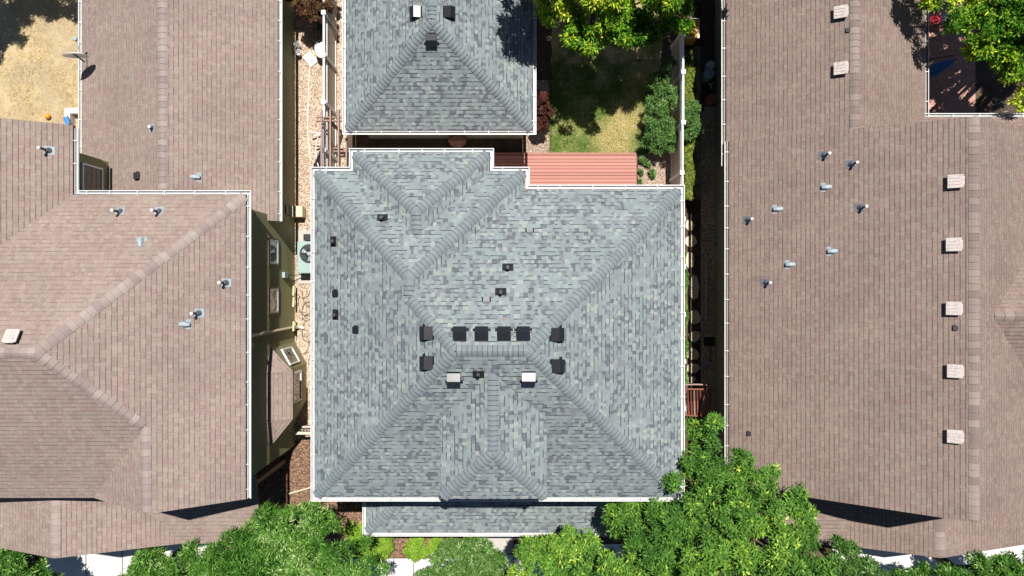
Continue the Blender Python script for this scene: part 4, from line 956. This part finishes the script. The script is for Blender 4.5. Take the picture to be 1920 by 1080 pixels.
def tree(name, label, cat, lobes, mat, dens=75, k=8, ll=.12, lw=.034, group=None, trunk=True, tonefn=None, tone=(.1,.9), seed=1, rough=.22, flat=.75, spread=.9, foot=None, clump=.24):
    """lobes: (px, py, z, r)"""
    Lb = [(W(x, y, z), r) for x, y, z, r in lobes]
    ctr = sum((c*r for c, r in Lb), Vector())/sum(r for c, r in Lb); base = Vector((ctr.x, ctr.y, 0)) if foot is None else W(foot[0], foot[1], 0)
    o = thing(name, label, cat, tuple(base), group)
    P, Nn = crown_points([(tuple(c), r) for c, r in Lb], dens, seed, flat, rough, clump if trunk else .13)
    leaves('crown' if trunk else 'foliage', P, Nn, mat, o, k, ll, lw, tonefn=tonefn, tone=tone, spread=spread)
    if trunk:
        top = Vector((base.x, base.y, min(c.z for c, r in Lb)-.9)); top.z = max(top.z, .8)
        R0 = .05+.02*len(Lb); mb = MB().tube([base, base+(top-base)*.5+Vector((.04,.03,0)), top], [R0*1.25, R0, R0*.85], 10)
        for c, r in Lb:
            mid = top.lerp(c, .5)+Vector((random.uniform(-.15,.15), random.uniform(-.15,.15), .1))
            mb.tube([top, mid, c+Vector((0,0,r*.1))], [R0*.55, R0*.35, .015], 7)
            for q in range(3):
                e = c+Vector((random.uniform(-1,1), random.uniform(-1,1), random.uniform(0,.7)))*r*.75; mb.tube([mid.lerp(c,.5), e], [.02,.006], 5)
        mb.build('trunk', M['bark'], o, True)
    else:
        mb = MB()
        for c, r in Lb:
            for q in range(5):
                e = c+Vector((random.uniform(-1,1), random.uniform(-1,1), random.uniform(-.1,.5)))*r*.7; mb.tube([(c.x,c.y,0), tuple((Vector((c.x,c.y,0))+e)/2), e], [.018,.012,.005], 5)
        mb.build('stems', M['bark'], o, True)
    return o
yel = lambda seed, base=.45, amp=.35, f=1.6: (lambda C: np.clip(base+amp*bump3(C, f, seed)+rng.normal(0,.1,len(C)), 0, 1))
tree('tree', 'large bright green tree spreading over the bottom right corner of the grey roof', 'tree',
     [(1328,822,5.2,.5),(1320,868,5.6,.62),(1372,880,5.0,.58),(1425,900,4.9,.42),(1300,935,6.0,.72),(1380,950,5.7,.85),(1460,950,5.0,.62),(1185,975,5.0,.62),(1240,1000,5.7,.85),(1330,1020,6.1,.95),
      (1430,1020,5.6,.85),(1500,990,4.8,.55),(1185,1050,5.0,.75),(1270,1085,5.5,.9),(1400,1095,5.5,.95),(1500,1070,4.8,.7),(1160,950,4.8,.35)], M['leaf_bright'], dens=46, k=8, ll=.16, lw=.046, tonefn=yel(3,.38,.32), seed=11, rough=.3)
tree('tree', 'smaller bright green tree in front of the porch, left of the largest tree', 'tree',
     [(1010,1050,4,.55),(1075,1035,4.3,.62),(1045,1095,4,.8),(1115,1085,4.2,.7),(1000,1020,3.8,.3),(1125,1040,4.0,.4)], M['leaf_bright'], dens=46, k=8, ll=.16, lw=.046, tonefn=yel(5,.5,.3), seed=31, rough=.3)
tree('tree', 'dull dark green tree at the bottom beside the right front roof', 'tree',
     [(1575,1045,3.6,.55),(1625,1075,3.6,.65),(1560,1090,3.6,.7)], M['leaf_dull'], dens=80, k=8, ll=.17, lw=.034, tone=(.1,.65), seed=41)
tree('tree', 'round grey-green clipped tree below the middle of the porch roof', 'tree',
     [(868,1072,2.8,1.05),(830,1085,2.6,.7),(915,1080,2.6,.7)], M['leaf_dull'], dens=100, k=8, ll=.16, lw=.032, tone=(.15,.85), seed=51, rough=.08, spread=1.2)
tree('tree', 'deep green narrow-leaved tree left of the porch roof', 'tree',
     [(560,985,4.2,.62),(610,1025,4.1,.72),(505,1010,4.3,.68),(435,1045,4.0,.6),(655,1070,3.7,.6),(545,1065,4.4,.95),(375,1055,3.8,.5),(470,1075,4.2,.8),(590,965,3.8,.35),(620,1090,4,.7),(400,1085,3.9,.6),(440,1015,3.9,.4),(665,1040,3.7,.4),(690,1085,3.7,.5),(350,1070,3.8,.45),(520,965,3.9,.3)],
     M['leaf_willow'], dens=52, k=9, ll=.19, lw=.034, tonefn=yel(8,.45,.3), seed=61, rough=.22, spread=1.2)
tree('tree', 'small narrow-leaved tree in front of the white driveway at the left', 'tree',
     [(285,1062,3.0,.55),(250,1080,2.8,.4),(325,1080,3.0,.6),(310,1050,3.0,.35)], M['leaf_willow'], dens=80, k=9, ll=.18, lw=.034, tone=(.2,.8), seed=71, spread=1.2)
tree('tree', 'dark green tree in the bottom left corner', 'tree',
     [(25,1058,3.0,.6),(82,1070,2.4,.5),(-25,1045,3.2,.7),(30,1100,3,.8)], M['leaf_willow'], dens=80, k=8, ll=.15, lw=.04, tone=(.05,.65), seed=81)
tree('tree', 'row-end green tree in the bottom right corner', 'tree',
     [(1760,1092,2.9,.55),(1830,1078,2.9,.5),(1880,1085,2.9,.6),(1925,1068,3.0,.5),(1700,1100,2.8,.5)], M['leaf_willow'], dens=80, k=8, ll=.16, lw=.038, tone=(.05,.7), seed=91)
tree('tree', 'golden green tree over the lawn behind the garage', 'tree',
     [(1040,12,4.1,.5),(1078,48,3.9,.5),(1130,35,4.4,.7),(1178,50,3.6,.48),(1225,28,3.5,.6),(1270,18,3.5,.52),(1100,78,3.4,.3),(1205,72,3.2,.26),(1150,-30,4.8,1.0),(1060,-50,4.6,.85),(1250,-50,4.8,.95),
      (1150,-140,5.2,1.3),(1270,-140,5.2,1.2),(1105,-80,5.0,.9),(1190,-90,5.0,.9),(1030,-55,4.5,.6),(1015,-125,7.0,.75),(1040,-150,6.6,.8),(1060,-120,5.4,.9),(1340,-110,4.8,1.0),(1335,-45,4.5,.45),(1045,-170,4.8,.8)], M['leaf_gold'], dens=52, k=7, ll=.15, lw=.055, tonefn=yel(14,.38,.6,1.3), seed=101, rough=.32, foot=(1130,-60))
tree('tree', 'yellow and green tree over the patio at the top right', 'tree',
     [(1742,2,4.6,.32),(1800,10,4.6,.5),(1850,40,4.5,.62),(1905,60,4.4,.65),(1855,105,4.1,.5),(1897,130,4.0,.55),(1870,-20,4.8,.9),(1940,0,4.9,.9),(1915,180,3.6,.35),(1835,75,4.2,.4),
      (1765,-75,5.2,.6),(1735,-50,5.0,.4),(1985,15,5,.7),(2110,-40,5,.7),(1960,-85,5,.7),(2070,-110,5,1.0),(2000,-150,5,1.0),(2090,-190,5,1.0),(1925,-70,5,.8),(2010,60,4.8,.7)],
     M['leaf_gold'], dens=48, k=7, ll=.14, lw=.052, tonefn=yel(19,.4,.45,1.1), seed=111, rough=.35, foot=(2010,-60))
tree('tree', 'broad tree at the top left that shades the dry yard', 'tree',
     [(-215,-200,5.5,.8),(-245,-130,5.5,.6),(-55,-250,5.5,.5),(-140,-275,5.5,.7),(-180,-260,5.6,.7)], M['leaf_willow'], dens=60, k=7, ll=.15, lw=.05, tone=(0,.5), seed=121, rough=.35)
for i, (x, y, z, r, lb) in enumerate([(700,1015,.7,.62,'largest lime green shrub at the left end of the porch'),(780,1028,.5,.36,'lime shrub left of the two middle shrubs under the porch gutter'),
                                 (827,1026,.5,.38,'lime shrub directly left of the round grey-green tree'),(884,1014,.5,.25,'small lime shrub above the round grey-green tree'),(668,1000,.6,.35,'small lime shrub by the corner post of the porch')]):
    tree('shrub', lb, 'shrub', [(x,y,z,r),(x+12*r,y+18*r,z*.8,r*.75)], M['leaf_lime'], dens=230, k=7, ll=.075, lw=.03, trunk=False, tone=(.2,.9), seed=130+i, rough=.15, group='lime shrubs along the porch')
tree('shrub', 'purple leaved shrub beside the right wall of the garage', 'shrub', [(1012,185,1.2,.32),(1018,205,1.0,.32),(1012,230,.8,.28)], M['leaf_red'], dens=260, k=7, ll=.07, lw=.03, trunk=False, seed=141)
tree('shrub', 'bronze purple shrub at the top of the gravel strip', 'shrub', [(575,0,1.6,.4),(592,22,1.4,.32),(600,2,1.6,.4),(560,-25,1.6,.5),(585,-40,1.8,.6)], M['leaf_rust'], dens=200, k=7, ll=.08, lw=.032, trunk=False, seed=151)
for i, (lb, lob) in enumerate([('juniper nearest the dark top of the right fence', [(1252,120,1.2,.16),(1246,145,1.1,.28),(1236,165,.9,.25)]), ('middle juniper against the right fence', [(1248,180,1.2,.3),(1240,200,1.1,.3)]),
                               ('lower juniper beside the bare soil by the right fence', [(1234,235,1.0,.38),(1252,250,1.0,.3),(1240,268,.8,.32),(1222,262,.6,.25)]),
                               ('juniper on the side yard side of the right fence', [(1296,205,.8,.22),(1297,225,.8,.26),(1295,250,.7,.25)])]):
    tree('juniper', lb, 'juniper', lob, M['leaf_conifer'], dens=190, k=9, ll=.12, lw=.02, trunk=False, seed=160+i, rough=.5, group='junipers along the right fence', spread=1.3)
def strip_plants(label, x0, x1, y0, y1, z, n, mat, name='hedge'):
    a, b = W(x0,y0,z), W(x1,y1,z); o = thing(name, label, 'hedge', ((a.x+b.x)/2, (a.y+b.y)/2, 0))
    C = np.stack([rng.uniform(a.x,b.x,n), rng.uniform(b.y,a.y,n), z*rng.beta(3,1.2,n)], 1); C[:,0] += .05*np.sin(C[:,1]*5)
    leaves('foliage', C, np.tile([0,0,1.], (n,1)), mat, o, 6, .055, .026, tone=(.1,1)); return o
strip_plants('low yellow-green hedge along the outside of the right fence', 1284,1300,95,372,.35, 3400, M['leaf_hedge'])
strip_plants('narrow green hedge strip between the grey roof and the flagstones', 1281,1288,472,722,.5, 1700, M['leaf_willow'])
for i, (x, y) in enumerate([(1199,322),(1214,308),(1222,325),(1196,342),(1206,300)]):
    tree('plant', ['small weed at the left edge of the bare gravel by the deck','small weed above the others on the bare gravel','leafy weed nearest the right fence post','small weed against the grey roof gutter','small weed close to the lawn edge'][i],
         'plant', [(x,y,.12,.11)], M['leaf_conifer'], dens=420, k=6, ll=.07, lw=.02, trunk=False, seed=180+i, group='weeds beside the deck')
fl = thing('flower_pot', 'pots of red and lavender flowers under the top right tree', 'flowers', wp(1768,30,0))
for (x, y, mt, nme) in ((1758,34,'flower_red','red_flowers'),(1775,31,'flower_blue','lavender_flowers')):
    c = W(x,y,.7); n = 60; C = np.array([[c.x,c.y,.62]])+rng.normal(0,1,(n,3))*[.07,.06,.03]
    leaves(nme, C, np.tile([0,0,1.],(n,1)), M[mt], fl, 6, .07, .05)
    MB().lathe([(.1,.0),(.16,.5),(.17,.52),(.13,.5)], 16, Matrix.Translation((c.x,c.y,.03))).build('pot', M['terracotta'], fl, True)
# grass blades
def blades(name, poly_px, n, mat, h=.06, dens=None):
    xs = rng.uniform(min(p[0] for p in poly_px), max(p[0] for p in poly_px), n); ys = rng.uniform(min(p[1] for p in poly_px), max(p[1] for p in poly_px), n)
    k = HC/FP; C = np.stack([(xs-960)*k, (540-ys)*k, np.full(n,.01)], 1)
    d = bump3(C, 2.2, 77); C = C[(d+rng.normal(0,.35,n)) > -.35]
    def tf(C): return np.clip(.33-.85*bump3(C, 1.7, 78)+np.clip((6.6-C[:,1])*.16,-.2,.45)+rng.normal(0,.12,len(C)),0,1)
    o = leaves(name, C, np.tile([0,0,1.],(len(C),1)), mat, None, 5, h, .009, spread=1.3, droop=-.2, tonefn=tf)
    o['kind'] = 'stuff'; o['label'] = 'tufts of grass'; return o
g1 = blades('grass', [(1030,120),(1218,290)], 15000, M['blade'], .085); g1['label'] = 'patchy green lawn grass'
g2 = blades('dry_grass', [(-60,-60),(150,232)], 5200, M['straw'], .09); g2['label'] = 'dry straw coloured grass'
for o in (g1, g2): o['category'] = 'grass'
